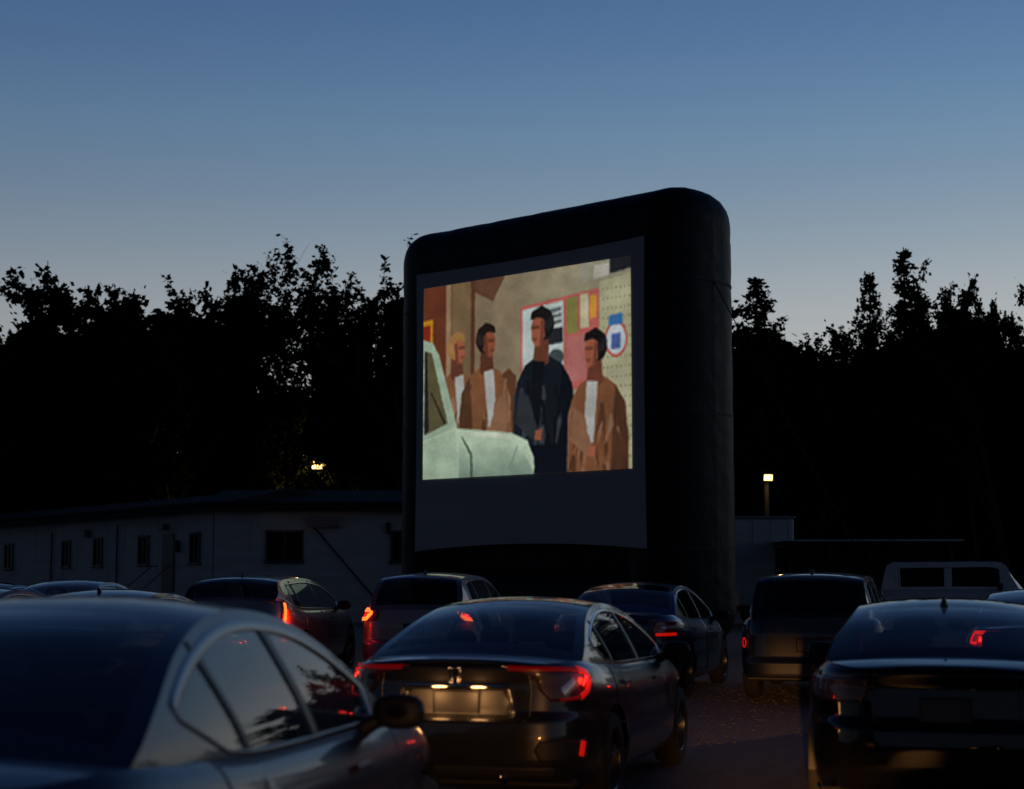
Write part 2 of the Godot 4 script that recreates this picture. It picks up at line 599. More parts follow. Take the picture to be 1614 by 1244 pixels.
func build_car(p: Dictionary, called: String, label: String, category: String, rear_at: Vector3, heading: float) -> Node3D:
	var b := Body.new(p, self)
	var phi := deg_to_rad(heading)
	var fwd := Vector3(sin(phi), 0, -cos(phi))
	var root := thing(called, label, category, rear_at + fwd * b.Lh, -phi, p.get("group", "cars parked in the drive-in rows"))
	var pm: Material = M[p.paint]
	var L: float = b.L
	var Lh := b.Lh
	var core := Vector3(0, 0.6, 0)
	# --- columns round the right half, from the middle of the rear to the middle of the front
	var ss := []
	var st := 0.0
	while st < b.total:
		ss.append(st)
		st += 0.022 if st < 1.1 else 0.04
	ss.append(b.total)
	for d in p.doors:
		var s0 := b.arc_of_r(d)
		for e in [-0.012, -0.006, 0.006, 0.012]:
			ss.append(s0 + e)
	ss.sort()
	var us := []
	for s in ss:
		us.append(b.at_arc(s))
	var nrow: int = p.get("rows", 34)
	var wz := [Lh - p.wheel_r, Lh - p.wheel_f]
	var Ra: float = p.wheel + 0.055
	var cols := []
	for u in us:
		var z: float = u.y * Lh
		var yb: float = p.sill
		if absf(u.y) > 0.8:
			yb = lerpf(p.sill, p.sill + 0.07, smoothstep(0.8, 1.0, absf(u.y)))
		for zw in wz:
			if absf(z - zw) < Ra:
				yb = maxf(yb, p.wheel + sqrt(Ra * Ra - (z - zw) * (z - zw)))
		var top := b.yt(z)
		var line := PackedVector3Array()
		for j in nrow + 1:
			var t := float(j) / nrow
			t = 1.0 - pow(1.0 - t, 1.25)
			line.append(b.wall(u, lerpf(yb, top, t)))
		cols.append(line)
	# --- the wall: shell and doors
	var d0: float = p.doors[0]
	var d1: float = p.doors[1]
	var d2: float = p.doors[2]
	var zones_cols := {0: [], 1: [], 2: [], 3: []}
	var zone := -1
	for i in cols.size():
		var r: float = Lh - us[i].y * Lh
		var k := 0 if r < d0 else (1 if r < d1 else (2 if r < d2 else 3))
		if zone != -1 and zone != k:
			zones_cols[zone].append(cols[i])
		zones_cols[k].append(cols[i])
		zone = k
	var doors := [MB.new(), MB.new(), MB.new()]
	for k in [1, 2]:
		doors[k].grid(zones_cols[k], core)
	var shells := []
	for k in [0, 3]:
		var right: Array = zones_cols[k]
		if k == 3:
			right.reverse()
		var whole := []
		for i in range(right.size() - 1, 0, -1):
			var line := PackedVector3Array()
			for q in right[i]:
				line.append(Vector3(-q.x, q.y, q.z))
			whole.append(line)
		whole.append_array(right)
		var sh := MB.new()
		sh.grid(whole, core)
		shells.append(sh)
	# --- caps: bonnet and boot lid
	var bonnet := MB.new()
	var boot := MB.new()
	var cabin := MB.new()
	var caps := {0: [], 1: [], 2: []}
	var last_k := -1
	for i in cols.size():
		var e: Vector3 = cols[i][nrow]
		var r := Lh - e.z
		var k := 0 if r < p.boot_r else (2 if r > p.cowl_r else 1)
		var line := PackedVector3Array()
		var cr: float = p.crown * clampf(e.x / b.Wh, 0, 1)
		for j in 17:
			var t := 1.0 - 2.0 * j / 16.0
			var drop := 0.0
			line.append(Vector3(e.x * t, e.y + cr * (1.0 - pow(absf(t), 2.2)) - drop, e.z))
		if last_k != -1 and k != last_k:
			caps[last_k].append(line)
		caps[k].append(line)
		last_k = k
	boot.grid(caps[0], Vector3(0, 0, 0))
	bonnet.grid(caps[2], Vector3(0, 0, 0))
	cabin.grid(caps[1], Vector3(0, 0, 0))
	# --- underside and wheel wells
	var under := MB.new()
	under.box(Vector3(0, p.sill + 0.04, 0), Vector3(p.W - 0.26, 0.06, L - 0.35), 0.02)
	var well_list := []
	for zw in wz:
		var wells := MB.new()
		well_list.append(wells)
		var wrow := []
		for k in 15:
			var a := PI * k / 14.0
			var y: float = p.wheel + sin(a) * Ra
			var z: float = zw + cos(a) * Ra
			wrow.append(PackedVector3Array([Vector3(b.Wh - 0.04, y, z), Vector3(b.Wh - 0.36, y, z)]))
		wells.grid(wrow, Vector3(0.6, p.wheel, zw), false)
		var back := []
		for k in 15:
			var a := PI * k / 14.0
			back.append(PackedVector3Array([Vector3(b.Wh - 0.36, p.wheel + sin(a) * Ra, zw + cos(a) * Ra), Vector3(b.Wh - 0.36, p.wheel - 0.1, zw + cos(a) * Ra)]))
		var rim_rows := []
		for k in 15:
			rim_rows.append(PackedVector3Array([wrow[k][0], wrow[k][1], back[k][1]]))
		wells.v.clear()
		wells.n.clear()
		wells.uv.clear()
		wells.ix.clear()
		wells.grid(rim_rows, Vector3(0.6, p.wheel, zw), false)
	part_mesh(shells[0], "rear_body", pm, root)
	part_mesh(shells[1], "front_body", pm, root)
	part_mesh(boot, "boot_lid" if p.boot_r > 0.3 else "tailgate_ledge", pm, root)
	part_mesh(bonnet, "bonnet", pm, root)
	part_mesh(cabin, "interior", M.interior, root)
	part_mesh(under, "underbody", M.black_plastic, root)
	for wl in well_list:
		part_mesh(wl, "wheel_well", M.black_plastic, root)
		part_mesh(wl.mirrored(), "wheel_well", M.black_plastic, root)
	for side in [1.0, -1.0]:
		for k in [1, 2]:
			var dm: MB = doors[k] if side > 0 else doors[k].mirrored()
			var dn := part_mesh(dm, "door", pm, root)
			var rr: float = (d0 if k == 1 else d1) + 0.16
			var hm := MB.new()
			var hs := b.arc_of_r(rr)
			hm = wall_ribbon(b, [[hs * side, b.yt(Lh - rr) - 0.13], [(hs + 0.2) * side, b.yt(Lh - rr) - 0.133]], 0.03, 0.03)
			part_mesh(hm, "handle", M.chrome if p.get("chrome_handles", false) else pm, dn)
	# --- cabin top: windscreen, roof, rear window
	var sl := [-1.0, -0.985, -0.96]
	var ge: float = p.get("glass_edge", 0.9)
	for j in 15:
		sl.append(lerpf(-ge, ge, j / 14.0))
	sl += [0.96, 0.985, 1.0]
	var rows := []
	var N := b.outline.size()
	for i in N:
		var q: Vector2 = b.outline[i]
		var tg: Vector2 = (b.outline[min(i + 1, N - 1)] - b.outline[max(i - 1, 0)]).normalized()
		var nm := Vector2(-tg.y, tg.x)
		if nm.y < 0:
			nm = -nm
		var r := Lh - q.x
		var bulge := lin([[p.glass_r, p.get("rear_bulge", 0.09)], [p.roof_r, p.roof_crown], [p.roof_f, p.roof_crown], [p.screen_r, 0.12]], r)
		var x := b.gx(q.x, q.y)
		var line := PackedVector3Array()
		for s in sl:
			var f := 1.0 - pow(absf(s), 2.3)
			line.append(Vector3(x * s, q.y + nm.y * bulge * f, q.x + nm.x * bulge * f))
		rows.append(line)
	var zones := {"rear_window": [], "roof": [], "windscreen": []}
	var where := Vector3(0, 0.9, 0)
	var i_front := 0
	var i_back := N - 1
	var i_low := N - 1
	for i in N:
		var r: float = Lh - b.outline[i].x
		if r > p.roof_f:
			i_front = i
		if r > p.roof_r:
			i_back = i
		if r > p.glass_r:
			i_low = i
	var roof := MB.new()
	roof.grid(rows.slice(i_front, i_back + 1), where)
	part_mesh(roof, "roof", pm, root)
	var gl0 := 3
	var gl1 := 17
	for q in [[0, i_front, "windscreen"], [i_back, i_low, "rear_window"]]:
		var gm := MB.new()
		var pl := MB.new()
		var gr := []
		var la := []
		var ra := []
		for i in range(q[0], q[1] + 1):
			var line: PackedVector3Array = rows[i]
			gr.append(line.slice(gl0, gl1 + 1))
			la.append(line.slice(0, gl0 + 1))
			ra.append(line.slice(gl1))
		gm.grid(gr, where)
		pl.grid(la, where)
		var pl2 := MB.new()
		pl2.grid(ra, where)
		part_mesh(gm, q[2], M[p.get("rear_glass", "glass")] if q[2] == "rear_window" else M.glass, root)
		var pcm: Material = pm if q[2] == "rear_window" and not p.get("dark_pillar", false) else (M.black_trim if q[2] == "rear_window" else pm)
		part_mesh(pl, "pillar_cover", pcm, root)
		part_mesh(pl2, "pillar_cover", pcm, root)
	if i_low < N - 1:
		var lo := MB.new()
		lo.grid(rows.slice(i_low), where)
		part_mesh(lo, "rear_window_ledge", pm, root)
	# --- cabin sides
	var zs := []
	var zc: float = b.outline[-1].x
	var za: float = b.outline[0].x
	var nz := 110
	for i in nz + 1:
		zs.append(lerpf(zc, za, float(i) / nz))
	var r0: float = p.dlo[0]
	var r1: float = p.dlo[1]
	var low := []
	var high := []
	var glass_cols := []
	var lowrows := []
	var highrows := []
	for z in zs:
		var r: float = Lh - z
		var yo := b.roof_y(z)
		var yb0 := b.yt(z) - 0.03
		var rc := clampf(r, r0, r1)
		var zc2 := Lh - rc
		var lo_y := b.yt(zc2) + lin(p.dlo_low, rc)
		var hi_y := b.roof_y(zc2) - lin(p.dlo_high, rc)
		if r < r0 or r > r1 or hi_y < lo_y:
			var mid := (lo_y + hi_y) / 2.0
			lo_y = mid
			hi_y = mid
		lo_y = clampf(lo_y, yb0, maxf(yo, yb0))
		hi_y = clampf(hi_y, lo_y, maxf(yo, yb0))
		low.append(lo_y)
		high.append(hi_y)
		var l1 := PackedVector3Array()
		for k in 4:
			var y := lerpf(yb0, lo_y, k / 3.0)
			l1.append(Vector3(b.gx(z, y), y, z))
		lowrows.append(l1)
		var l2 := PackedVector3Array()
		for k in 7:
			var y := lerpf(hi_y, maxf(yo, hi_y), k / 6.0)
			l2.append(Vector3(b.gx(z, y), y, z))
		highrows.append(l2)
		var l3 := PackedVector3Array()
		for k in 9:
			var y := lerpf(lo_y, hi_y, k / 8.0)
			l3.append(Vector3(b.gx(z, y) - 0.004, y, z))
		glass_cols.append(l3)
	var fr := MB.new()
	fr.grid(lowrows, where)
	fr.grid(highrows, where)
	part_mesh(fr, "cabin_side", pm, root)
	part_mesh(fr.mirrored(), "cabin_side", pm, root)
	var cuts: Array = [r0]
	for q in p.pillars:
		cuts.append(q[0])
	cuts.append(r1)
	for c in cuts.size() - 1:
		var gr := []
		for i in zs.size():
			var r: float = Lh - zs[i]
			if r >= cuts[c] - 0.03 and r <= cuts[c + 1] + 0.03 and high[i] > low[i] + 0.002:
				gr.append(glass_cols[i])
		if gr.size() > 1:
			var gm := MB.new()
			gm.grid(gr, where)
			var gmat: Material = M[p.get("side_glass", "glass")]
			part_mesh(gm, "side_window", gmat, root)
			part_mesh(gm.mirrored(), "side_window", gmat, root)
	for q in p.pillars:
		var pr := MB.new()
		var rws := []
		var zq: float = Lh - q[0]
		var ya := b.yt(zq) + 0.005
		var yb := b.roof_y(zq) - 0.03
		for k in 9:
			var y := lerpf(ya, yb, k / 8.0)
			var z: float = zq + q[1] * (y - (ya + yb) / 2.0)
			rws.append(PackedVector3Array([Vector3(b.gx(z, y) - 0.002, y, z - q[2] / 2), Vector3(b.gx(z, y) + 0.006, y, z - q[2] / 2 + 0.006), Vector3(b.gx(z, y) + 0.006, y, z + q[2] / 2 - 0.006), Vector3(b.gx(z, y) - 0.002, y, z + q[2] / 2)]))
		pr.grid(rws, where)
		part_mesh(pr, "window_pillar", M[p.get("pillar_mat", "black_trim")], root)
		part_mesh(pr.mirrored(), "window_pillar", M[p.get("pillar_mat", "black_trim")], root)
	if p.has("trim"):
		var tm := MB.new()
		var tw: float = p.trim
		var loop: Array = []
		for i in zs.size():
			if high[i] > low[i] + 0.002:
				loop.append(Vector2(zs[i], low[i]))
		for i in range(zs.size() - 1, -1, -1):
			if high[i] > low[i] + 0.002:
				loop.append(Vector2(zs[i], high[i]))
		loop.append(loop[0])
		var ctr := Vector2.ZERO
		for q in loop:
			ctr += q / loop.size()
		var rws := []
		for i in loop.size():
			var pv: Vector2 = loop[i - 1] if i > 0 else loop[loop.size() - 2]
			var nv: Vector2 = loop[i + 1] if i < loop.size() - 1 else loop[1]
			var d := (nv - pv).normalized()
			var o := Vector2(d.y, -d.x)
			if o.dot(loop[i] - ctr) < 0:
				o = -o
			var wdt: float = tw * (1.0 if o.y > -0.5 else p.get("trim_low", 0.5))
			var line := PackedVector3Array()
			for e in [[-0.2, -0.004], [0.0, 0.008], [1.0, 0.008], [1.2, -0.004]]:
				var t: Vector2 = loop[i] + o * wdt * e[0]
				line.append(Vector3(b.gx(t.x, t.y) + e[1], t.y, t.x))
			rws.append(line)
		tm.grid(rws, where)
		part_mesh(tm, "window_trim", M[p.get("trim_mat", "chrome")], root)
		part_mesh(tm.mirrored(), "window_trim", M[p.get("trim_mat", "chrome")], root)
	# --- mirrors, antenna, wheels
	var mr: float = p.mirror_r
	for side in [1.0, -1.0]:
		var mm := MB.new()
		var c := Vector3(b.topx(Lh - mr) + 0.16, b.yt(Lh - mr) + 0.065, Lh - mr)
		var prof := []
		for k in 9:
			var a := PI * k / 8.0
			var line := PackedVector3Array()
			for j in 15:
				var t := TAU * j / 14.0
				var rr := pow(sin(a), 0.6)
				line.append(c + Vector3(0.115 * rr * signf(cos(t)) * pow(absf(cos(t)), 0.75), 0.075 * rr * signf(sin(t)) * pow(absf(sin(t)), 0.75), 0.055 * cos(a) - 0.02 * absf(cos(t)) * 0.0))
			prof.append(line)
		mm.grid(prof, c)
		mm.tube([c + Vector3(-0.08, -0.03, 0), c + Vector3(-0.18, -0.09, 0.01)], [0.032, 0.04], 8)
		if side < 0:
			mm = mm.mirrored()
		part_mesh(mm, "door_mirror", M.black_plastic if p.get("dark_mirrors", true) else pm, root)
		make_wheel(root, Vector3(side * (b.Wh - 0.125), p.wheel, wz[0]), side, p.wheel)
		make_wheel(root, Vector3(side * (b.Wh - 0.125), p.wheel, wz[1]), side, p.wheel)
	if p.has("fin"):
		var fr_z: float = Lh - p.fin
		var y0 = b.roof_y(fr_z) + p.roof_crown - 0.012
		var fm := MB.new()
		var rws := []
		for k in 6:
			var t := k / 5.0
			var wd := 0.03 * (1.0 - t) + 0.006
			var zf := lerpf(-0.09, 0.035, t)
			var zr := lerpf(0.06, 0.055, t)
			var y = y0 + 0.075 * t
			rws.append(PackedVector3Array([Vector3(0, y, fr_z + zf), Vector3(wd, y, fr_z + (zf + zr) / 2), Vector3(0, y, fr_z + zr), Vector3(-wd, y, fr_z + (zf + zr) / 2), Vector3(0, y, fr_z + zf)]))
		fm.grid(rws, Vector3(0, y0, fr_z))
		part_mesh(fm, "antenna", M.black_trim, root)
	# --- seats
	for q in [[p.seat_f, 0.37], [p.seat_f, -0.37], [p.seat_b, 0.38], [p.seat_b, -0.38]]:
		var sm := MB.new()
		var z: float = Lh - q[0]
		sm.box(Vector3(q[1], 0.95, z), Vector3(0.46, 0.22, 0.11), 0.04)
		sm.box(Vector3(q[1], 1.11, z + 0.02), Vector3(0.23, 0.14, 0.09), 0.035)
		part_mesh(sm, "seat", M.interior, root)
	root.set_meta("b", b)
	return root

func lamp_pair(root: Node3D, rows: Array, lens: String, off := 0.012) -> Array:
	var b: Body = root.get_meta("b")
	var out := []
	for side in [1.0, -1.0]:
		var rr := []
		for q in rows:
			rr.append([q[0], q[1] * side, q[2] * side])
		out.append(part_mesh(wall_patch(b, rr, off), "tail_light", M[lens], root))
	return out

func lamp_bar(root: Node3D, lamps: Array, pts: Array, width: float, m: String, off := 0.02, called := "light_bar") -> void:
	var b: Body = root.get_meta("b")
	for k in 2:
		var side := 1.0 if k == 0 else -1.0
		var pp := []
		for q in pts:
			pp.append([q[0] * side, q[1]])
		part_mesh(wall_ribbon(b, pp, width, off), called, M[m], lamps[k])

func red_light(root: Node3D, s: float, y: float, energy: float) -> void:
	var b: Body = root.get_meta("b")
	for side in [1.0, -1.0]:
		var o := OmniLight3D.new()
		o.name = "tail_glow"
		o.light_color = Color(1.0, 0.16, 0.06)
		o.light_energy = energy
		o.omni_range = 12.0
		o.omni_attenuation = 2.0
		o.light_size = 0.03
		o.shadow_enabled = true
		root.add_child(o, true)
		o.position = b.on_wall(s * side, y, 0.07)

func plate_at(root: Node3D, y: float, off := 0.01, w := 0.305, h := 0.152) -> void:
	var b: Body = root.get_meta("b")
	var c := b.on_wall(0.0, y, 0.0)
	var m := MB.new()
	m.box(c + Vector3(0, 0, off), Vector3(w, h, 0.008), 0.003)
	var pl := part_mesh(m, "license_plate", M.plate, root)
	var f := MB.new()
	for q in [[0, h / 2, w + 0.02, 0.012], [0, -h / 2, w + 0.02, 0.012], [w / 2, 0, 0.012, h], [-w / 2, 0, 0.012, h]]:
		f.box(c + Vector3(q[0], q[1], off + 0.003), Vector3(q[2], q[3], 0.012), 0.003)
	part_mesh(f, "plate_frame", M.black_plastic, pl)

func boot_gap_line(root: Node3D, half: float, low: float) -> void:  # black strip laid on for the shade in the boot lid gap
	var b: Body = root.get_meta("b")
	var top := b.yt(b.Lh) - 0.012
	part_mesh(wall_ribbon(b, [[-half, top], [-half + 0.01, low + 0.03], [-half + 0.05, low], [half - 0.05, low], [half - 0.01, low + 0.03], [half, top]], 0.009, 0.003, 8), "boot_gap_line", M.black_trim, root)

func sedan(over := {}) -> Dictionary:
	var p := {
		"L": 4.63, "W": 1.80, "sill": 0.20, "nr": 6.5, "nf": 4.2, "wheel": 0.325, "wheel_r": 0.98, "wheel_f": 3.70,
		"top": [[0.0, 1.015], [0.4, 1.02], [0.9, 0.985], [1.6, 0.945], [2.5, 0.925], [3.3, 0.905], [3.8, 0.85], [4.3, 0.75], [4.63, 0.62]],
		"rear": [[0.2, 0.12], [0.3, 0.03], [0.40, 0.0], [0.55, 0.0], [0.66, 0.012], [0.70, 0.055], [0.90, 0.075], [0.985, 0.06], [1.02, 0.085]],
		"front": [[0.2, 0.12], [0.35, 0.02], [0.5, 0.0], [0.62, 0.09]],
		"crown": 0.05, "boot_r": 0.55, "cowl_r": 3.45,
		"outline": [[3.62, 0.86], [3.1, 1.115], [2.55, 1.305], [2.05, 1.372], [1.6, 1.36], [1.15, 1.265], [0.75, 1.12], [0.42, 0.975]],
		"mid": 2.0, "rail": 0.56, "roof_f": 2.50, "roof_r": 1.38, "roof_crown": 0.05, "glass_r": 0.56, "screen_r": 3.5,
		"dlo": [0.92, 3.22], "dlo_low": [[0.92, 0.13], [1.12, 0.035], [1.5, 0.02], [3.3, 0.02]], "dlo_high": [[0.9, 0.06], [1.4, 0.065], [3.2, 0.06]],
		"pillars": [[1.28, 0.35, 0.05], [2.18, 0.25, 0.075]], "doors": [1.02, 2.15, 3.3], "mirror_r": 3.05, "seat_f": 2.3, "seat_b": 1.45,
		"paint": "paint_grey", "trim": 0.016,
	}
	p.merge(over, true)
	return p

func suv(over := {}) -> Dictionary:
	var p := {
		"L": 4.65, "W": 1.86, "sill": 0.26, "nr": 6.5, "nf": 4.5, "wheel": 0.36, "wheel_r": 0.98, "wheel_f": 3.72,
		"top": [[0.0, 1.10], [0.5, 1.10], [1.2, 1.07], [2.4, 1.04], [3.4, 1.03], [4.0, 0.98], [4.4, 0.88], [4.65, 0.72]],
		"rear": [[0.25, 0.10], [0.36, 0.02], [0.45, 0.0], [0.60, 0.0], [0.64, 0.05], [0.85, 0.06], [1.10, 0.10]],
		"front": [[0.2, 0.12], [0.4, 0.02], [0.6, 0.0], [0.72, 0.08]],
		"crown": 0.03, "boot_r": 0.15, "cowl_r": 3.5,
		"outline": [[3.68, 1.0], [3.2, 1.26], [2.7, 1.48], [2.0, 1.565], [1.2, 1.565], [0.55, 1.53], [0.36, 1.46], [0.24, 1.28], [0.12, 1.06]],
		"mid": 1.8, "rail": 0.60, "roof_f": 2.65, "roof_r": 0.47, "roof_crown": 0.05, "glass_r": 0.15, "screen_r": 3.6, "rear_bulge": 0.05,
		"dlo": [0.62, 3.3], "dlo_low": [[0.6, 0.05], [1.0, 0.03], [3.4, 0.02]], "dlo_high": [[0.6, 0.085], [3.3, 0.07]],
		"pillars": [[1.05, 0.2, 0.07], [2.1, 0.12, 0.09]], "doors": [1.05, 2.1, 3.25], "mirror_r": 3.05, "seat_f": 2.3, "seat_b": 1.35,
		"paint": "paint_silver", "trim": 0.014, "glass_edge": 0.88, "rear_glass": "tinted_glass", "side_glass": "glass",
	}
	p.merge(over, true)
	return p

# ------------------------------------------------------------------ sky
func make_sky() -> Sky:
	var W := 512
	var H := 256
	var im := Image.create(W, H, false, Image.FORMAT_RGBF)
	# colour of the air by height above the horizon, in degrees, towards the last daylight
	var tab := [[0.0, 190, 188, 180], [6.0, 185, 186, 182], [9.0, 171, 177, 180], [11.1, 148, 163, 175], [13.3, 126, 149, 171], [15.4, 109, 140, 170], [17.5, 95, 127, 164], [19.7, 83, 116, 157], [26.0, 55, 84, 126], [40.0, 29, 49, 87], [90.0, 13, 24, 52]]
	var cr := []
	var cg := []
	var cb := []
	for q in tab:
		var c := Color(q[1] / 255.0, q[2] / 255.0, q[3] / 255.0).srgb_to_linear()
		cr.append([q[0], c.r])
		cg.append([q[0], c.g])
		cb.append([q[0], c.b])
	for y in H:
		var e := 90.0 - 180.0 * (y + 0.5) / H
		var ee := maxf(e, 0.0)
		var base := Vector3(smo(cr, ee), smo(cg, ee), smo(cb, ee))
		for x in W:
			var az := TAU * (x + 0.5) / W          # to the right of the view
			var away := 0.5 - 0.5 * cos(az - deg_to_rad(28.0))
			var k := lerpf(1.03, 0.09, pow(away, 0.6))
			var c := base * k
			c.x *= lerpf(1.0, 0.62, away)
			c.y *= lerpf(1.0, 0.78, away)
			c.z *= lerpf(1.0, 1.12, away)
			im.set_pixel(x, y, Color(c.x, c.y, c.z) if e > 0 else Color(0.01, 0.01, 0.012))
	var m := PanoramaSkyMaterial.new()
	m.panorama = ImageTexture.create_from_image(im)
	var s := Sky.new()
	s.sky_material = m
	return s

# ------------------------------------------------------------------ trees
class Tree3:
	var wood := MB.new()
	var leaf := MB.new()
	var r := RandomNumberGenerator.new()

	func leaf_at(p: Vector3, size: float) -> void:
		var a := Vector3(r.randf_range(-1, 1), r.randf_range(-0.6, 0.6), r.randf_range(-1, 1)).normalized()
		var q := Vector3(r.randf_range(-1, 1), r.randf_range(-1, 1), r.randf_range(-1, 1)).normalized()
		var b := a.cross(q).normalized()
		var l := size * r.randf_range(0.6, 1.25)
		var w := l * 0.34
		var nrm := a.cross(b).normalized()
		var k := leaf.v.size()
		leaf.v.append_array(PackedVector3Array([p, p + a * l * 0.45 + b * w, p + a * l, p + a * l * 0.45 - b * w]))
		leaf.n.append_array(PackedVector3Array([nrm, nrm, nrm, nrm]))
		leaf.uv.append_array(PackedVector2Array([Vector2.ZERO, Vector2.ZERO, Vector2.ZERO, Vector2.ZERO]))
		leaf.ix.append_array(PackedInt32Array([k, k + 2, k + 1, k, k + 3, k + 2]))

	func limb(p: Vector3, d: Vector3, l: float, rad: float, depth: int, spec: Dictionary) -> void:
		var path := [p]
		var radii := [rad]
		var dir := d
		var steps := 4
		var q := p
		for i in steps:
			dir = (dir + Vector3(r.randfn(0, 0.16), r.randfn(0.05, 0.10), r.randfn(0, 0.16))).normalized()
			q += dir * l / steps
			path.append(q)
			radii.append(rad * lerpf(1.0, 0.45, float(i + 1) / steps))
		wood.tube(path, radii, 6 if depth < 2 else 4)
		if depth >= spec.depth:
			clump(path, spec)
			return
		var kids: int = spec.kids[depth]
		for i in kids:
			var t := lerpf(spec.first[depth], 1.0, (i + r.randf_range(0.0, 0.9)) / kids)
			var at: Vector3 = path[0]
			var f := t * steps
			var k := clampi(int(f), 0, steps - 1)
			at = path[k].lerp(path[k + 1], f - k)
			var az := TAU * (i * 0.382 + r.randf_range(-0.1, 0.1))
			var side := dir.cross(Vector3.UP if absf(dir.y) < 0.95 else Vector3.RIGHT).normalized()
			var other := side.cross(dir)
			var ang: float = spec.angle[depth] * r.randf_range(0.7, 1.2) * lerpf(1.1, 0.85, t)
			var nd := (dir * cos(ang) + (side * cos(az) + other * sin(az)) * sin(ang)).normalized()
			limb(at, nd, l * spec.shrink[depth] * r.randf_range(0.75, 1.2) * lerpf(1.1, 0.75, t), radii[k] * 0.55, depth + 1, spec)
		if depth >= spec.depth - 1:
			clump(path, spec)

	func clump(path: Array, spec: Dictionary) -> void:
		if r.randf() < spec.get("bare", 0.0):
			return
		for i in spec.leaves:
			var f := r.randf_range(0.9, path.size() - 1.0)
			var k := clampi(int(f), 0, path.size() - 2)
			var at: Vector3 = path[k].lerp(path[k + 1], f - k)
			var from := at
			at += Vector3(r.randf_range(-1.5, 1.5), r.randf_range(-1.2, 1.2), r.randf_range(-1.5, 1.5)) * spec.spread * r.randf()
			leaf_at(at, spec.leaf)
			if i % 5 == 0:
				wood.tube([from, at], [0.012, 0.006], 3)

	func spruce(h: float, wide: float, bare := 0.0) -> void:
		wood.tube([Vector3.ZERO, Vector3(0.05, h * 0.5, 0), Vector3(0, h, 0)], [h * 0.014 + 0.05, h * 0.009, 0.02], 7)
		var y := h * 0.12
		while y < h * 0.99:
			var f := 1.0 - y / h
			var n := 5 if f > 0.15 else 4
			var off := r.randf() * TAU
			for k in n:
				if r.randf() < bare:
					continue
				var a := off + TAU * k / n + r.randf_range(-0.25, 0.25)
				var l := wide * pow(f, 0.72) * r.randf_range(0.45, 1.2) + 0.10
				var o := Vector3(cos(a), 0, sin(a))
				var path := []
				var rad := []
				for i in 5:
					var t := i / 4.0
					path.append(Vector3(0, y, 0) + o * l * t + Vector3.UP * l * (-0.30 * t + 0.30 * t * t + (0.1 if f < 0.2 else 0.0) * t))
					rad.append(lerpf(0.03, 0.008, t) * (0.6 + f))
				wood.tube(path, rad, 4)
				var m := int(10 + l * 20)
				for i in m:
					var t := r.randf_range(0.12, 1.0)
					var fi := t * 4.0
					var kk := clampi(int(fi), 0, 3)
					var at: Vector3 = path[kk].lerp(path[kk + 1], fi - kk)
					var s := o.cross(Vector3.UP)
					at += s * r.randfn(0, 0.10 + 0.10 * l * (1.0 - t)) + Vector3.UP * r.randfn(-0.05, 0.06)
					leaf_at(at, 0.24)
			y += r.randf_range(0.26, 0.44) * (0.6 + 0.7 * f)

var tree_kinds := {}

func grow_kinds() -> void:
	var specs := {
		"maple": {"depth": 3, "kids": [9, 6, 4], "first": [0.28, 0.3, 0.3], "angle": [0.95, 0.8, 0.8], "shrink": [0.62, 0.55, 0.55], "leaves": 60, "spread": 0.30, "leaf": 0.27, "trunk": 7.0},
		"locust": {"depth": 3, "kids": [8, 5, 4], "first": [0.3, 0.25, 0.3], "angle": [0.75, 0.75, 0.8], "shrink": [0.58, 0.6, 0.6], "leaves": 34, "spread": 0.19, "leaf": 0.25, "trunk": 9.0, "bare": 0.22},
		"ash": {"depth": 3, "kids": [9, 6, 4], "first": [0.2, 0.3, 0.3], "angle": [0.6, 0.7, 0.8], "shrink": [0.55, 0.55, 0.55], "leaves": 46, "spread": 0.24, "leaf": 0.26, "trunk": 9.5},
		"dense_maple": {"depth": 3, "kids": [11, 6, 4], "first": [0.15, 0.25, 0.3], "angle": [1.05, 0.85, 0.8], "shrink": [0.62, 0.55, 0.5], "leaves": 66, "spread": 0.34, "leaf": 0.28, "trunk": 6.5},
	}
	var s := 11
	for k in specs:
		var t := Tree3.new()
		t.r.seed = s
		s += 7
		t.limb(Vector3(0, -0.3, 0), Vector3.UP, specs[k].trunk, 0.26, 0, specs[k])
		tree_kinds[k] = t
	for q in [["spruce", 14.0, 3.6, 0.08, 71], ["thin_spruce", 14.0, 2.5, 0.22, 72]]:
		var t := Tree3.new()
		t.r.seed = q[4]
		t.spruce(q[1], q[2], q[3])
		tree_kinds[q[0]] = t
	for k in tree_kinds:
		var t: Tree3 = tree_kinds[k]
		var top := 0.0
		for p in t.leaf.v:
			top = maxf(top, p.y)
		tree_kinds[k] = {"wood": t.wood.mesh(), "leaf": t.leaf.mesh(), "top": top}
		print(k, " leaves ", t.leaf.v.size() / 4, " top ", top)

func tree(kind: String, at: Vector3, height: float, turn: float, label: String, group: String, wide := 1.0) -> Node3D:
	var k: Dictionary = tree_kinds[kind]
	var conifer := kind.ends_with("spruce")
	var o := thing("spruce_tree" if conifer else "leafy_tree", label, "tree", at, turn, group)
	var s: float = height / k.top
	var a := put("trunk", k.wood, M.bark, o)
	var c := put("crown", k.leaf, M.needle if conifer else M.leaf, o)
	a.scale = Vector3(s * wide, s, s * wide)
	c.scale = Vector3(s * wide, s, s * wide)
	return o

# ------------------------------------------------------------------ the picture on the screen: a plain invented garage scene
var film: Image
const FW := 720
const FH := 576

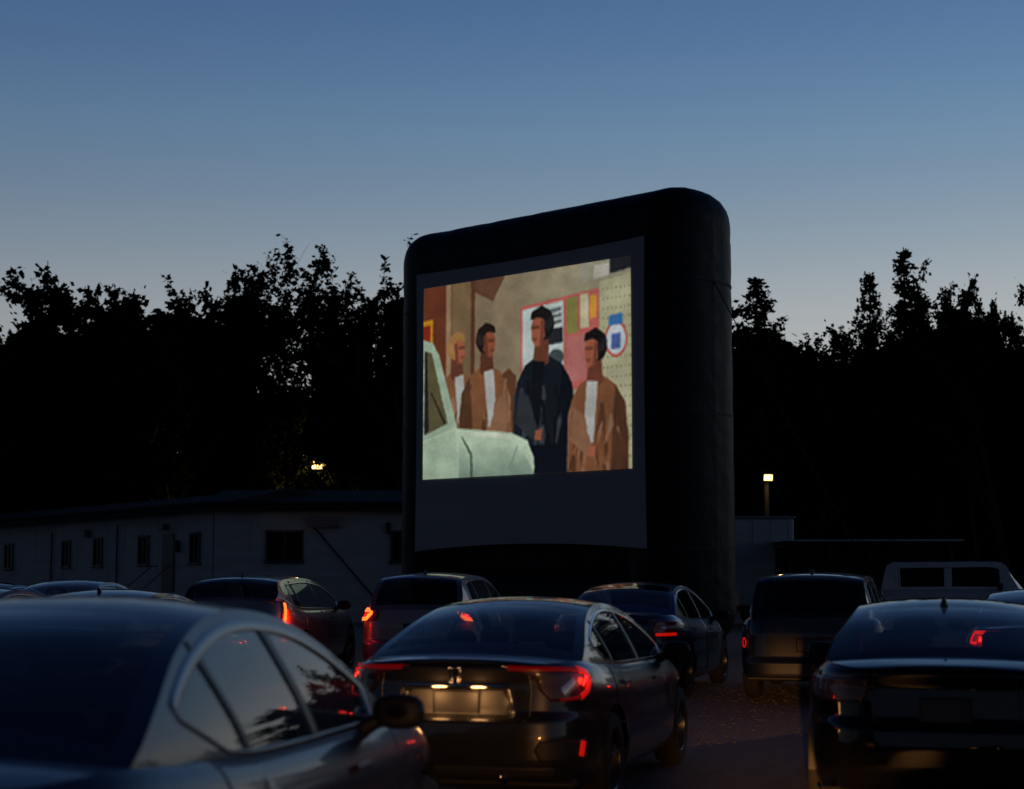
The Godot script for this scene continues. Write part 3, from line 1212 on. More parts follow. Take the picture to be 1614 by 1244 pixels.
func fill(pts: Array, c: Color) -> void:
	var ymin := 1e9
	var ymax := -1e9
	for p in pts:
		ymin = minf(ymin, p[1])
		ymax = maxf(ymax, p[1])
	for y in range(int(maxf(ymin, 0.0) * FH), int(minf(ymax, 1.0) * FH) + 1):
		var v := (y + 0.5) / FH
		var xs := []
		for i in pts.size():
			var a: Array = pts[i]
			var b: Array = pts[(i + 1) % pts.size()]
			if (a[1] <= v) != (b[1] <= v):
				xs.append(a[0] + (v - a[1]) / (b[1] - a[1]) * (b[0] - a[0]))
		xs.sort()
		for k in range(0, xs.size() - 1, 2):
			var x0 := clampi(int(xs[k] * FW), 0, FW)
			var x1 := clampi(int(xs[k + 1] * FW), 0, FW)
			if x1 > x0 and y < FH:
				film.fill_rect(Rect2i(x0, y, x1 - x0, 1), c)

func oval(cx: float, cy: float, rx: float, ry: float, c: Color, lean := 0.0) -> void:
	var pts := []
	for k in 28:
		var a := TAU * k / 28
		pts.append([cx + cos(a) * rx + sin(a) * lean, cy + sin(a) * ry])
	fill(pts, c)

func rgb(r: int, g: int, b: int) -> Color:
	return Color(r / 255.0, g / 255.0, b / 255.0)

func figure(cx: float, hy: float, s: float, coat: Color, hair: Color, face: float, skin := Color(0.60, 0.34, 0.25)) -> void:
	# an invented person: head, hair, coat, shirt, one bent arm
	var r := RandomNumberGenerator.new()
	r.seed = int(cx * 1000)
	var P := func(list: Array, c: Color) -> void:
		var o := []
		for q in list:
			o.append([cx + q[0] * s * (1.0 if face > 0 else -1.0), hy + q[1] * s])
		fill(o, c)
	P.call([[-0.13, 1.0], [-0.14, 0.42], [-0.125, 0.26], [-0.085, 0.175], [-0.03, 0.13], [0.03, 0.13], [0.075, 0.165], [0.11, 0.24], [0.125, 0.45], [0.12, 1.0]], coat)
	P.call([[-0.13, 1.0], [-0.14, 0.42], [-0.125, 0.26], [-0.085, 0.175], [-0.075, 0.3], [-0.06, 0.6], [-0.06, 1.0]], coat.darkened(0.35))
	for k in 8:
		var g := k / 8.0
		P.call([[0.125 - g * 0.10, 0.30 + g * 0.02], [0.13 - g * 0.10, 0.60], [0.115 - g * 0.09, 1.0], [0.118, 1.0], [0.125, 0.45], [0.11, 0.25]], coat.lerp(coat.lightened(0.16) if coat.r > 0.2 else coat.lightened(0.10), 1.0 - g))
	for k in 26:
		var x := r.randf_range(-0.11, 0.1)
		var y := r.randf_range(0.2, 0.6)
		P.call([[x, y], [x + 0.012, y], [x + r.randf_range(-0.03, 0.04), y + r.randf_range(0.08, 0.2)], [x - 0.006, y + 0.05]], coat.darkened(0.3) if k % 2 else coat.lightened(0.14))
	P.call([[-0.026, 0.05], [0.03, 0.05], [0.04, 0.15], [0.02, 0.19], [-0.03, 0.16]], skin.darkened(0.35))
	var shirt := Color(0.64, 0.65, 0.63) if coat.r > 0.2 else Color(0.06, 0.07, 0.09)
	P.call([[-0.01, 0.155], [0.04, 0.145], [0.05, 0.3], [0.03, 0.44], [0.012, 0.44], [0.0, 0.28]], shirt)
	P.call([[0.06, 0.3], [0.10, 0.27], [0.12, 0.42], [0.04, 0.50], [0.015, 0.47]], coat.lightened(0.10))
	P.call([[0.0, 0.45], [0.03, 0.46], [0.035, 0.50], [0.005, 0.505]], skin)
	var f := 1.0 if face > 0 else -1.0
	oval(cx - f * 0.004 * s, hy - 0.014 * s, 0.047 * s, 0.074 * s, hair)
	oval(cx - f * 0.022 * s, hy - 0.028 * s, 0.027 * s, 0.045 * s, hair.lightened(0.05))
	P.call([[-0.006, -0.045], [0.035, -0.05], [0.046, -0.02], [0.048, 0.01], [0.044, 0.05], [0.03, 0.085], [0.005, 0.08], [-0.012, 0.04]], skin)
	P.call([[-0.012, -0.03], [0.006, -0.03], [0.012, 0.08], [-0.004, 0.07]], skin.darkened(0.3))
	P.call([[0.012, -0.012], [0.046, -0.012], [0.046, 0.002], [0.012, 0.004]], skin.darkened(0.35))
	P.call([[0.022, 0.045], [0.044, 0.043], [0.042, 0.053], [0.022, 0.056]], skin.darkened(0.3))
	P.call([[-0.04, -0.06], [0.0, -0.10], [0.045, -0.075], [0.05, -0.04], [0.01, -0.05], [-0.02, -0.02]], hair)

func paint_film() -> ImageTexture:
	film = Image.create(FW, FH, false, Image.FORMAT_RGBA8)
	for x in FW:
		var u := float(x) / FW
		var c := rgb(96, 52, 34).lerp(rgb(128, 112, 88), smoothstep(0.03, 0.30, u)).lerp(rgb(146, 138, 112), smoothstep(0.3, 0.75, u))
		film.fill_rect(Rect2i(x, 0, 1, FH), c)
	fill([[0.0, 0.0], [0.12, 0.0], [0.12, 1.0], [0.0, 1.0]], rgb(98, 50, 32))
	fill([[0.12, 0.0], [0.145, 0.0], [0.145, 1.0], [0.12, 1.0]], rgb(150, 122, 92))
	fill([[0.15, 0.0], [0.25, 0.0], [0.245, 1.0], [0.15, 1.0]], rgb(116, 94, 66))
	fill([[0.25, 0.0], [0.27, 0.0], [0.265, 1.0], [0.245, 1.0]], rgb(88, 52, 36))
	fill([[0.27, 0.0], [0.42, 0.0], [0.36, 0.12], [0.27, 0.06]], rgb(92, 62, 44))
	fill([[0.0, 0.17], [0.05, 0.17], [0.05, 0.31], [0.0, 0.31]], rgb(190, 128, 24))
	fill([[0.0, 0.20], [0.038, 0.20], [0.038, 0.29], [0.0, 0.29]], rgb(134, 40, 22))
	# notice board with plain sheets
	fill([[0.495, 0.17], [0.86, 0.13], [0.86, 0.60], [0.495, 0.62]], rgb(176, 92, 84))
	fill([[0.505, 0.185], [0.70, 0.165], [0.70, 0.58], [0.505, 0.60]], rgb(178, 190, 186))
	for k in 3:
		fill([[0.60, 0.205 + k * 0.03], [0.69, 0.195 + k * 0.03], [0.69, 0.213 + k * 0.03], [0.60, 0.223 + k * 0.03]], rgb(92, 98, 100))
	fill([[0.62, 0.30], [0.695, 0.295], [0.695, 0.37], [0.62, 0.375]], rgb(36, 38, 42))
	oval(0.665, 0.44, 0.035, 0.04, rgb(60, 72, 74))
	fill([[0.715, 0.16], [0.765, 0.155], [0.765, 0.33], [0.715, 0.335]], rgb(126, 124, 66))
	fill([[0.775, 0.15], [0.815, 0.147], [0.815, 0.31], [0.775, 0.315]], rgb(184, 178, 146))
	fill([[0.82, 0.16], [0.85, 0.157], [0.85, 0.27], [0.82, 0.275]], rgb(196, 140, 56))
	fill([[0.715, 0.35], [0.80, 0.34], [0.80, 0.56], [0.715, 0.57]], rgb(168, 104, 98))
	# pegboard
	fill([[0.865, 0.10], [1.0, 0.08], [1.0, 1.0], [0.865, 1.0]], rgb(166, 164, 132))
	for i in 7:
		for j in 18:
			oval(0.88 + i * 0.019, 0.14 + j * 0.047, 0.0028, 0.0045, rgb(96, 92, 70))
	fill([[0.77, 0.0], [1.0, 0.0], [1.0, 0.07], [0.77, 0.10]], rgb(142, 138, 120))
	fill([[0.91, 0.0], [1.0, 0.0], [1.0, 0.055], [0.91, 0.07]], rgb(30, 32, 36))
	fill([[0.84, 0.02], [0.905, 0.015], [0.905, 0.075], [0.84, 0.085]], rgb(178, 172, 160))
	# a plain round plaque
	oval(0.935, 0.385, 0.05, 0.085, rgb(176, 70, 62))
	oval(0.935, 0.385, 0.043, 0.073, rgb(184, 192, 196))
	fill([[0.905, 0.27], [0.965, 0.265], [0.965, 0.315], [0.905, 0.32]], rgb(58, 108, 164))
	fill([[0.915, 0.36], [0.955, 0.358], [0.955, 0.43], [0.915, 0.432]], rgb(72, 92, 150))
	# hanging work coats
	fill([[0.40, 0.50], [0.44, 0.47], [0.475, 0.51], [0.47, 0.80], [0.39, 0.80]], rgb(92, 58, 38))
	# people
	figure(0.175, 0.34, 0.92, rgb(124, 82, 54), rgb(150, 108, 62), 1.0)
	figure(0.325, 0.32, 0.98, rgb(122, 80, 52), rgb(30, 22, 18), 0.8, Color(0.52, 0.29, 0.20))
	figure(0.60, 0.285, 1.10, rgb(20, 25, 31), rgb(24, 22, 20), -0.8)
	fill([[0.50, 0.86], [0.80, 0.86], [0.82, 1.0], [0.50, 1.0]], rgb(14, 16, 24))
	figure(0.845, 0.42, 1.02, rgb(116, 74, 48), rgb(20, 18, 18), -0.9)
	# pale vehicle in front
	fill([[0.0, 0.27], [0.05, 0.29], [0.085, 0.36], [0.18, 0.74], [0.18, 1.0], [0.0, 1.0]], rgb(150, 170, 148))
	fill([[0.008, 0.33], [0.045, 0.345], [0.13, 0.72], [0.008, 0.77]], rgb(86, 80, 52))
	fill([[0.008, 0.33], [0.02, 0.335], [0.03, 0.75], [0.008, 0.77]], rgb(30, 30, 28))
	fill([[0.04, 0.55], [0.045, 0.55], [0.12, 0.715], [0.112, 0.72]], rgb(28, 30, 28))
	fill([[0.0, 0.80], [0.16, 0.745], [0.30, 0.765], [0.45, 0.79], [0.53, 0.835], [0.56, 0.92], [0.56, 1.0], [0.0, 1.0]], rgb(172, 190, 166))
	for k in 9:
		var f := k / 9.0
		fill([[0.19, 0.80 + f * 0.2], [0.50 + f * 0.06, 0.86 + f * 0.14], [0.56, 1.0], [0.19, 1.0]], rgb(172, 190, 166).lerp(rgb(120, 142, 126), f))
	for k in 6:
		var f := k / 6.0
		fill([[0.22 + f * 0.05, 0.765 + f * 0.006], [0.44 - f * 0.04, 0.79 + f * 0.004], [0.50 - f * 0.06, 0.83 - f * 0.015], [0.24 + f * 0.04, 0.80 - f * 0.01]], rgb(172, 190, 166).lerp(rgb(202, 212, 192), f))
	fill([[0.0, 0.81], [0.17, 0.755], [0.19, 1.0], [0.0, 1.0]], rgb(158, 178, 154))
	fill([[0.20, 0.79], [0.205, 0.79], [0.255, 0.88], [0.26, 1.0], [0.25, 1.0], [0.247, 0.89]], rgb(66, 78, 68))
	fill([[0.46, 0.90], [0.48, 0.85], [0.485, 0.86], [0.44, 1.0], [0.42, 1.0]], rgb(128, 150, 136))
	# soften like a projected frame
	var warp := FastNoiseLite.new()
	warp.seed = 8
	warp.frequency = 0.035
	var bent := Image.create(FW, FH, false, Image.FORMAT_RGBA8)
	for y in FH:
		for x in FW:
			bent.set_pixel(x, y, film.get_pixel(clampi(x + int(3.6 * warp.get_noise_2d(x, y)), 0, FW - 1), clampi(y + int(3.6 * warp.get_noise_2d(x + 900, y)), 0, FH - 1)))
	film = bent
	film.resize(130, 104, Image.INTERPOLATE_LANCZOS)
	film.resize(FW, FH, Image.INTERPOLATE_CUBIC)
	var n1 := FastNoiseLite.new()
	n1.seed = 2
	n1.frequency = 0.011
	var n2 := FastNoiseLite.new()
	n2.seed = 3
	n2.frequency = 0.07
	for y in FH:
		for x in FW:
			var k := 0.90 + 0.12 * n1.get_noise_2d(x, y) + 0.04 * n2.get_noise_2d(x, y)
			var c := film.get_pixel(x, y)
			film.set_pixel(x, y, Color(c.r * k, c.g * k, c.b * k))
	return ImageTexture.create_from_image(film)

# ------------------------------------------------------------------ the inflatable screen
func make_screen() -> void:
	var root := thing("inflatable_screen", "tall black inflatable cinema screen with rounded corners showing a bright film picture", "cinema screen", Vector3(0.226, 0, -35.6), deg_to_rad(-42.0))
	var a := 0.9
	var bd := 1.23
	var xc := 3.32
	var y0 := 1.0
	var y1 := 8.75
	var rc := 0.2
	var path := []      # centre line, with the outward direction
	for q in [[xc - rc, y1 - rc, 0.0], [-xc + rc, y1 - rc, 90.0], [-xc + rc, y0 + rc, 180.0], [xc - rc, y0 + rc, 270.0]]:
		for k in 13:
			var t := deg_to_rad(q[2] + 90.0 * k / 12.0)
			path.append([Vector3(q[0] + cos(t) * rc, q[1] + sin(t) * rc, 0), Vector3(cos(t), sin(t), 0)])
		var from: Array = path[-1]
		var nx := {0.0: Vector3(-xc + rc, y1, 0), 90.0: Vector3(-xc, y0 + rc, 0), 180.0: Vector3(xc - rc, y0, 0), 270.0: Vector3(xc, y1 - rc, 0)}
		for k in range(1, 24):
			path.append([from[0].lerp(nx[q[2]], k / 24.0), from[1]])
	path.append(path[0])
	var rows := []
	var seg := 0.0
	for i in path.size():
		if i > 0:
			seg += path[i][0].distance_to(path[i - 1][0])
		var line := PackedVector3Array()
		var pinch := 1.0 - 0.012 * pow(absf(cos(seg * PI / 1.25)), 24.0)      # the air-filled tube is drawn in at its seams
		for k in 33:
			var t := TAU * k / 32.0
			var cx := signf(cos(t)) * pow(absf(cos(t)), 0.78) * a * pinch
			if cx > 0.0:      # the corners are squarer than a swept round
				cx *= 1.0 + 0.9 * pow(path[i][1].x * path[i][1].y, 2.0)
			var cz := signf(sin(t)) * pow(absf(sin(t)), 0.78) * bd * pinch - bd
			line.append(path[i][0] + path[i][1] * cx + Vector3(0, 0, cz))
		rows.append(line)
	var f := MB.new()
	f.grid(rows, Vector3(0, 0, 0), false, true)
	part_mesh(f, "air_frame", M.vinyl, root)
	for k in range(6, path.size() - 1, 9):
		var rr := []
		var d: Vector3 = (path[k + 1][0] - path[k - 1][0]).normalized()
		for e in [-0.025, 0.025]:
			var line := PackedVector3Array()
			for j in 33:
				var t := TAU * j / 32.0
				line.append(path[k][0] + d * e + path[k][1] * signf(cos(t)) * pow(absf(cos(t)), 0.78) * (a + 0.006) + Vector3(0, 0, signf(sin(t)) * pow(absf(sin(t)), 0.78) * (bd + 0.006) - bd))
			rr.append(line)
		var s := MB.new()
		s.grid(rr, path[k][0] + Vector3(0, 0, -bd))
		part_mesh(s, "seam", M.seam, root)
	# the cloth, pulled to the edges, its lower edge drawn up
	var cl := MB.new()
	var crow := []
	for i in 25:
		var u := i / 24.0
		var x := lerpf(-3.27, 3.37, u)
		var e := (x - 0.05) / 3.32
		var line := PackedVector3Array()
		for j in 17:
			var v := j / 16.0
			var yb := 2.10 + 0.14 * (1.0 - e * e)
			var yt := 8.50 - 0.05 * (1.0 - e * e)
			line.append(Vector3(x + 0.03 * sin(v * PI) * -signf(e) * pow(absf(e), 3.0), lerpf(yb, yt, v), 0.02 - 0.02 * sin(u * PI) * sin(v * PI)))
		crow.append(line)
	cl.grid(crow, Vector3(0, 5, -10))
	part_mesh(cl, "screen_cloth", M.cloth, root)
	var ap := MB.new()
	ap.box(Vector3(0.05, 1.95, -0.35), Vector3(6.6, 1.2, 0.04), 0.01)
	part_mesh(ap, "apron", M.vinyl, root)
	var pic := MB.new()
	var pw := 3.015
	pic.quad(Vector3(-pw, 3.73, 0.03), Vector3(pw, 3.73, 0.03), Vector3(pw, 8.13, 0.03), Vector3(-pw, 8.13, 0.03))
	var pmat := mat("film_picture", col(0.05, 0.05, 0.05), 0.9)
	pmat.emission_enabled = true
	pmat.emission_texture = paint_film()
	pmat.emission_energy_multiplier = 1.0
	var po := part_mesh(pic, "projected_screen_picture", pmat, root)
	po.set_meta("label", "bright film picture of people in brown and black coats beside a pale green vehicle")
	var al := AreaLight3D.new()
	al.name = "screen_light"
	al.area_size = Vector2(5.4, 4.3)
	al.light_color = Color(1.0, 0.92, 0.78)
	al.light_energy = 0.06
	al.shadow_enabled = true
	root.add_child(al)
	al.position = Vector3(0, 5.92, 0.06)
	al.rotation.y = PI
	for q in [[-1.0, -1.0], [1.0, -1.0]]:
		var rp := MB.new()
		var top := Vector3(q[0] * (xc + 0.9), 7.6, -bd)
		var foot := Vector3(q[0] * (xc + 3.6), 0.0, -bd + q[1] * 3.0)
		rp.tube([top, top.lerp(foot, 0.5) + Vector3(0, -0.06, 0), foot], [0.012, 0.012, 0.012], 6)
		part_mesh(rp, "guy_rope", M.rope, root)

# ------------------------------------------------------------------ buildings
func modular(called: String, label: String, left: Vector3, right: Vector3, h: float, depth: float, openings: Array, tilt := 0.0) -> Node3D:
	var d := right - left
	var L := d.length()
	var turn := -atan2(d.z, d.x)
	var o := thing(called, label, "building", right, -atan2(d.z, d.x) if false else turn, "low white buildings behind the screen")
	o.rotate_object_local(Vector3.BACK, deg_to_rad(tilt))
	var w := MB.new()
	w.box(Vector3(-L / 2, h / 2 - 0.3, -depth / 2), Vector3(L, h + 0.6, depth), 0.0)
	part_mesh(w, "wall", M.siding, o)
	var n := int(L / 1.2)
	for k in n + 1:
		var bt := MB.new()
		bt.box(Vector3(-L * k / n, h / 2, 0.005), Vector3(0.03, h, 0.008), 0.002)
		part_mesh(bt, "batten", M.siding, o)
	var rf := MB.new()
	rf.quad(Vector3(-L - 0.4, h + 0.02, 0.55), Vector3(0.3, h + 0.02, 0.55), Vector3(0.3, h + 0.75, -depth / 2), Vector3(-L - 0.4, h + 0.75, -depth / 2))
	rf.quad(Vector3(0.3, h + 0.02, -depth - 0.5), Vector3(-L - 0.4, h + 0.02, -depth - 0.5), Vector3(-L - 0.4, h + 0.75, -depth / 2), Vector3(0.3, h + 0.75, -depth / 2))
	rf.box(Vector3(-L / 2, h - 0.02, 0.54), Vector3(L + 0.7, 0.24, 0.05), 0.01)
	rf.box(Vector3(-L / 2, h - 0.07, 0.26), Vector3(L + 0.6, 0.04, 0.52), 0.0)
	rf.tri(Vector3(0.3, h, 0.55), Vector3(0.3, h, -depth - 0.5), Vector3(0.3, h + 0.75, -depth / 2))
	rf.tri(Vector3(-L - 0.4, h, -depth - 0.5), Vector3(-L - 0.4, h, 0.55), Vector3(-L - 0.4, h + 0.75, -depth / 2))
	var ro := part_mesh(rf, "roof", M.roofing, o)
	var gt := MB.new()
	gt.box(Vector3(-L / 2, h + 0.12, 0.62), Vector3(L + 0.7, 0.10, 0.11), 0.02)
	part_mesh(gt, "gutter", M.roofing, ro)
	for q in openings:      # kind, distance from the right end, width, bottom, top
		var x: float = -q[1]
		var cy: float = (q[3] + q[4]) / 2.0
		var hh: float = q[4] - q[3]
		if q[0] == "window":
			var wn := Node3D.new()
			wn.name = "window"
			o.add_child(wn, true)
			wn.position = Vector3(x, cy, 0)
			var fm := MB.new()
			for e in [[0.0, hh / 2, q[2] + 0.1, 0.07], [0.0, -hh / 2, q[2] + 0.1, 0.07], [q[2] / 2, 0.0, 0.06, hh], [-q[2] / 2, 0.0, 0.06, hh]]:
				fm.box(Vector3(e[0], e[1], 0.035), Vector3(e[2], e[3], 0.07), 0.008)
			fm.box(Vector3(0, 0, 0.03), Vector3(0.045, hh, 0.05), 0.006)
			part_mesh(fm, "frame", M.frame_paint, wn)
			for sgn in [-1.0, 1.0]:
				var pn := MB.new()
				pn.box(Vector3(sgn * q[2] / 4, 0, 0.014), Vector3(q[2] / 2 - 0.05, hh - 0.07, 0.012))
				part_mesh(pn, "pane", M.dark_pane, wn)
			var sl := MB.new()
			sl.box(Vector3(0, -hh / 2 - 0.05, 0.06), Vector3(q[2] + 0.16, 0.04, 0.12), 0.01)
			part_mesh(sl, "sill", M.frame_paint, wn)
		elif q[0] == "door":
			var dm := MB.new()
			dm.box(Vector3(x, cy, 0.03), Vector3(q[2], hh, 0.05), 0.01)
			var dn := part_mesh(dm, "door", M.frame_paint, o)
			var hn := MB.new()
			hn.box(Vector3(x + q[2] * 0.38, cy - 0.05, 0.08), Vector3(0.12, 0.03, 0.05), 0.01)
			part_mesh(hn, "handle", M.grey_metal, dn)
			var stp := MB.new()
			for k in 5:
				stp.box(Vector3(x, q[3] - 0.1 - k * 0.2, 0.35 + k * 0.27), Vector3(1.2, 0.06, 0.28), 0.008)
			for sgn in [-1.0, 1.0]:
				stp.tube([Vector3(x + sgn * 0.62, q[3] + 0.9, 0.1), Vector3(x + sgn * 0.62, q[3] + 0.9, 0.3), Vector3(x + sgn * 0.62, q[3] - 0.1, 1.6), Vector3(x + sgn * 0.62, 0.0, 1.6)], [0.025, 0.025, 0.025, 0.025], 6)
			part_mesh(stp, "steps", M.grey_metal, o)
		elif q[0] == "vent":
			var vm := MB.new()
			vm.box(Vector3(x, cy, 0.14), Vector3(q[2], hh, 0.28), 0.02)
			var vn := part_mesh(vm, "air_conditioner", M.grey_metal, o)
			for k in 4:
				var sm := MB.new()
				sm.box(Vector3(x, cy - hh * 0.3 + k * hh * 0.2, 0.285), Vector3(q[2] * 0.85, hh * 0.06, 0.02), 0.003)
				part_mesh(sm, "slat", M.black_plastic, vn)
		elif q[0] == "lamp":
			var vm := MB.new()
			vm.box(Vector3(x, cy, 0.09), Vector3(q[2], hh, 0.18), 0.03)
			part_mesh(vm, "wall_lamp", M.black_plastic, o)
		elif q[0] == "pipe":
			var vm := MB.new()
			vm.tube([Vector3(x, q[3], 0.05), Vector3(x + q[2], q[4], 0.05)], [0.03, 0.03], 6)
			part_mesh(vm, "conduit", M.black_plastic, o)
	return o

func flood_lamp(label: String, at: Vector3, pole_x: float, pole_top: float, energy: float, size: Vector3, facing: float) -> void:
	var o := thing("flood_lamp", label, "flood lamp", Vector3(at.x + pole_x, 0, at.z - 0.4), 0.0, "lit flood lamps behind the lot")
	var pl := MB.new()
	pl.tube([Vector3(0, -0.1, 0), Vector3(0, pole_top, 0)], [0.11, 0.07], 10)
	pl.box(Vector3(0, 0.1, 0), Vector3(0.4, 0.2, 0.4), 0.03)
	part_mesh(pl, "pole", M.dark_wood, o)
	var c := at - o.position
	var arm := MB.new()
	arm.tube([Vector3(0, c.y + 0.05, 0), Vector3(c.x * 0.5, c.y + 0.12, 0.1), c + Vector3(0, 0.05, -0.1)], [0.035, 0.03, 0.03], 8)
	part_mesh(arm, "arm", M.dark_wood, o)
	var t := Transform3D(Basis(Vector3.UP, facing) * Basis(Vector3.RIGHT, 0.25), c)
	var hd := MB.new()
	hd.box(Vector3(0, 0.0, -0.08), Vector3(size.x + 0.06, size.y + 0.06, 0.14), 0.03, t)
	part_mesh(hd, "lamp_housing", M.dark_wood, o)
	var gm := MB.new()
	gm.box(Vector3(0, 0, 0.005), Vector3(size.x, size.y, 0.03), 0.008, t)
	part_mesh(gm, "lamp_glass", M.flood_glow, o)
	var l := OmniLight3D.new()
	l.name = "flood_light"
	l.light_color = Color(1.0, 0.80, 0.50)
	l.light_energy = energy
	l.omni_range = 60.0
	l.omni_attenuation = 2.0
	l.light_size = 0.08
	l.shadow_enabled = true
	o.add_child(l)
	l.position = t * Vector3(0, 0, 0.14)

# ------------------------------------------------------------------ the scene
func _ready() -> void:
	rng.seed = 4
	cam = Camera3D.new()
	cam.name = "camera"
	cam.fov = rad_to_deg(2.0 * atan(622.0 / F))
	cam.near = 0.1
	cam.far = 1200.0
	add_child(cam)
	cam.position = Vector3(0, EYE, 0)
	cam.rotation_degrees = Vector3(PITCH, 0, 0)
	var at := CameraAttributesPhysical.new()
	at.frustum_focal_length = 58.0
	at.frustum_focus_distance = 26.0
	at.exposure_aperture = 2.2
	cam.attributes = at
	cam.fov = rad_to_deg(2.0 * atan(622.0 / F))
	cam.far = 1200.0
	cam.near = 0.1
	var we := WorldEnvironment.new()
	we.name = "world_environment"
	var e := Environment.new()
	e.background_mode = Environment.BG_SKY
	e.sky = make_sky()
	e.tonemap_mode = Environment.TONE_MAPPER_LINEAR
	e.tonemap_exposure = 1.0
	e.sdfgi_enabled = true
	e.ssao_enabled = true
	e.ssil_enabled = true
	we.environment = e
	add_child(we)
	make_materials()
	print("materials ", Time.get_ticks_msec())
	make_ground()
	make_screen()
	print("screen ", Time.get_ticks_msec())
	make_buildings()
	make_trees()
	print("trees ", Time.get_ticks_msec())
	make_cars()
	print("cars ", Time.get_ticks_msec())

func sheet(poly: PackedVector2Array, y: float) -> MB:      # poly of (x, forward distance)
	var mb := MB.new()
	var tris := Geometry2D.triangulate_polygon(poly)
	for k in range(0, tris.size(), 3):
		var a := Vector3(poly[tris[k]].x, y, -poly[tris[k]].y)
		var b := Vector3(poly[tris[k + 1]].x, y, -poly[tris[k + 1]].y)
		var c := Vector3(poly[tris[k + 2]].x, y, -poly[tris[k + 2]].y)
		if (b - a).cross(c - a).y > 0:
			mb.tri(a, b, c)
		else:
			mb.tri(a, c, b)
	return mb

func make_ground() -> void:
	structure("ground", sheet(PackedVector2Array([Vector2(-400, -200), Vector2(400, -200), Vector2(400, 600), Vector2(-400, 600)]), -0.012).mesh(), M.grass)
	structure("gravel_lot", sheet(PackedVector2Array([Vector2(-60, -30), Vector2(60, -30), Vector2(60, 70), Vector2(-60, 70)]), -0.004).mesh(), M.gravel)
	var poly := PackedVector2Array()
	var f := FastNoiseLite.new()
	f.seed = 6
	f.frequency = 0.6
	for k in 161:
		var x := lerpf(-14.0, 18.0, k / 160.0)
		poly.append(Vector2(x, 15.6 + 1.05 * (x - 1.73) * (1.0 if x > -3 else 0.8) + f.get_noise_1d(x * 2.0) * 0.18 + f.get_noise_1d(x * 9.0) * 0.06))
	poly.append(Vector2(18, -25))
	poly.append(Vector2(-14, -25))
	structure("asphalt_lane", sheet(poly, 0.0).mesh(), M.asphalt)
	# loose stones
	var sm := MB.new()
	var pr := [Vector3(0, 0.7, 0), Vector3(0, -0.5, 0)]
	var ring := []
	for k in 6:
		ring.append(Vector3(cos(TAU * k / 6), 0.1 * (k % 2), sin(TAU * k / 6)) * (0.9 + 0.15 * ((k * 7) % 3)))
	for k in 6:
		sm.tri(pr[0], ring[(k + 1) % 6], ring[k])
		sm.tri(pr[1], ring[k], ring[(k + 1) % 6])
	var mm := MultiMesh.new()
	mm.transform_format = MultiMesh.TRANSFORM_3D
	mm.mesh = sm.mesh()
	mm.instance_count = 7000
	for i in 7000:
		var x := rng.randf_range(-3.0, 8.0)
		var d := rng.randf_range(14.0, 27.0)
		if d < 15.5 + 1.05 * (x - 1.73):
			d += 7.0
		var s := 0.005 + 0.016 * pow(rng.randf(), 2.5)
		mm.set_instance_transform(i, Transform3D(Basis(Vector3.UP, rng.randf() * TAU).scaled(Vector3(s, s * 0.7, s)), Vector3(x, 0.0, -d)))
	var st := MultiMeshInstance3D.new()
	st.name = "loose_stones"
	st.multimesh = mm
	st.material_override = M.stone
	st.set_meta("kind", "stuff")
	st.set_meta("label", "loose pale stones scattered over the brown gravel lot")
	st.set_meta("category", "gravel")
	add_child(st)

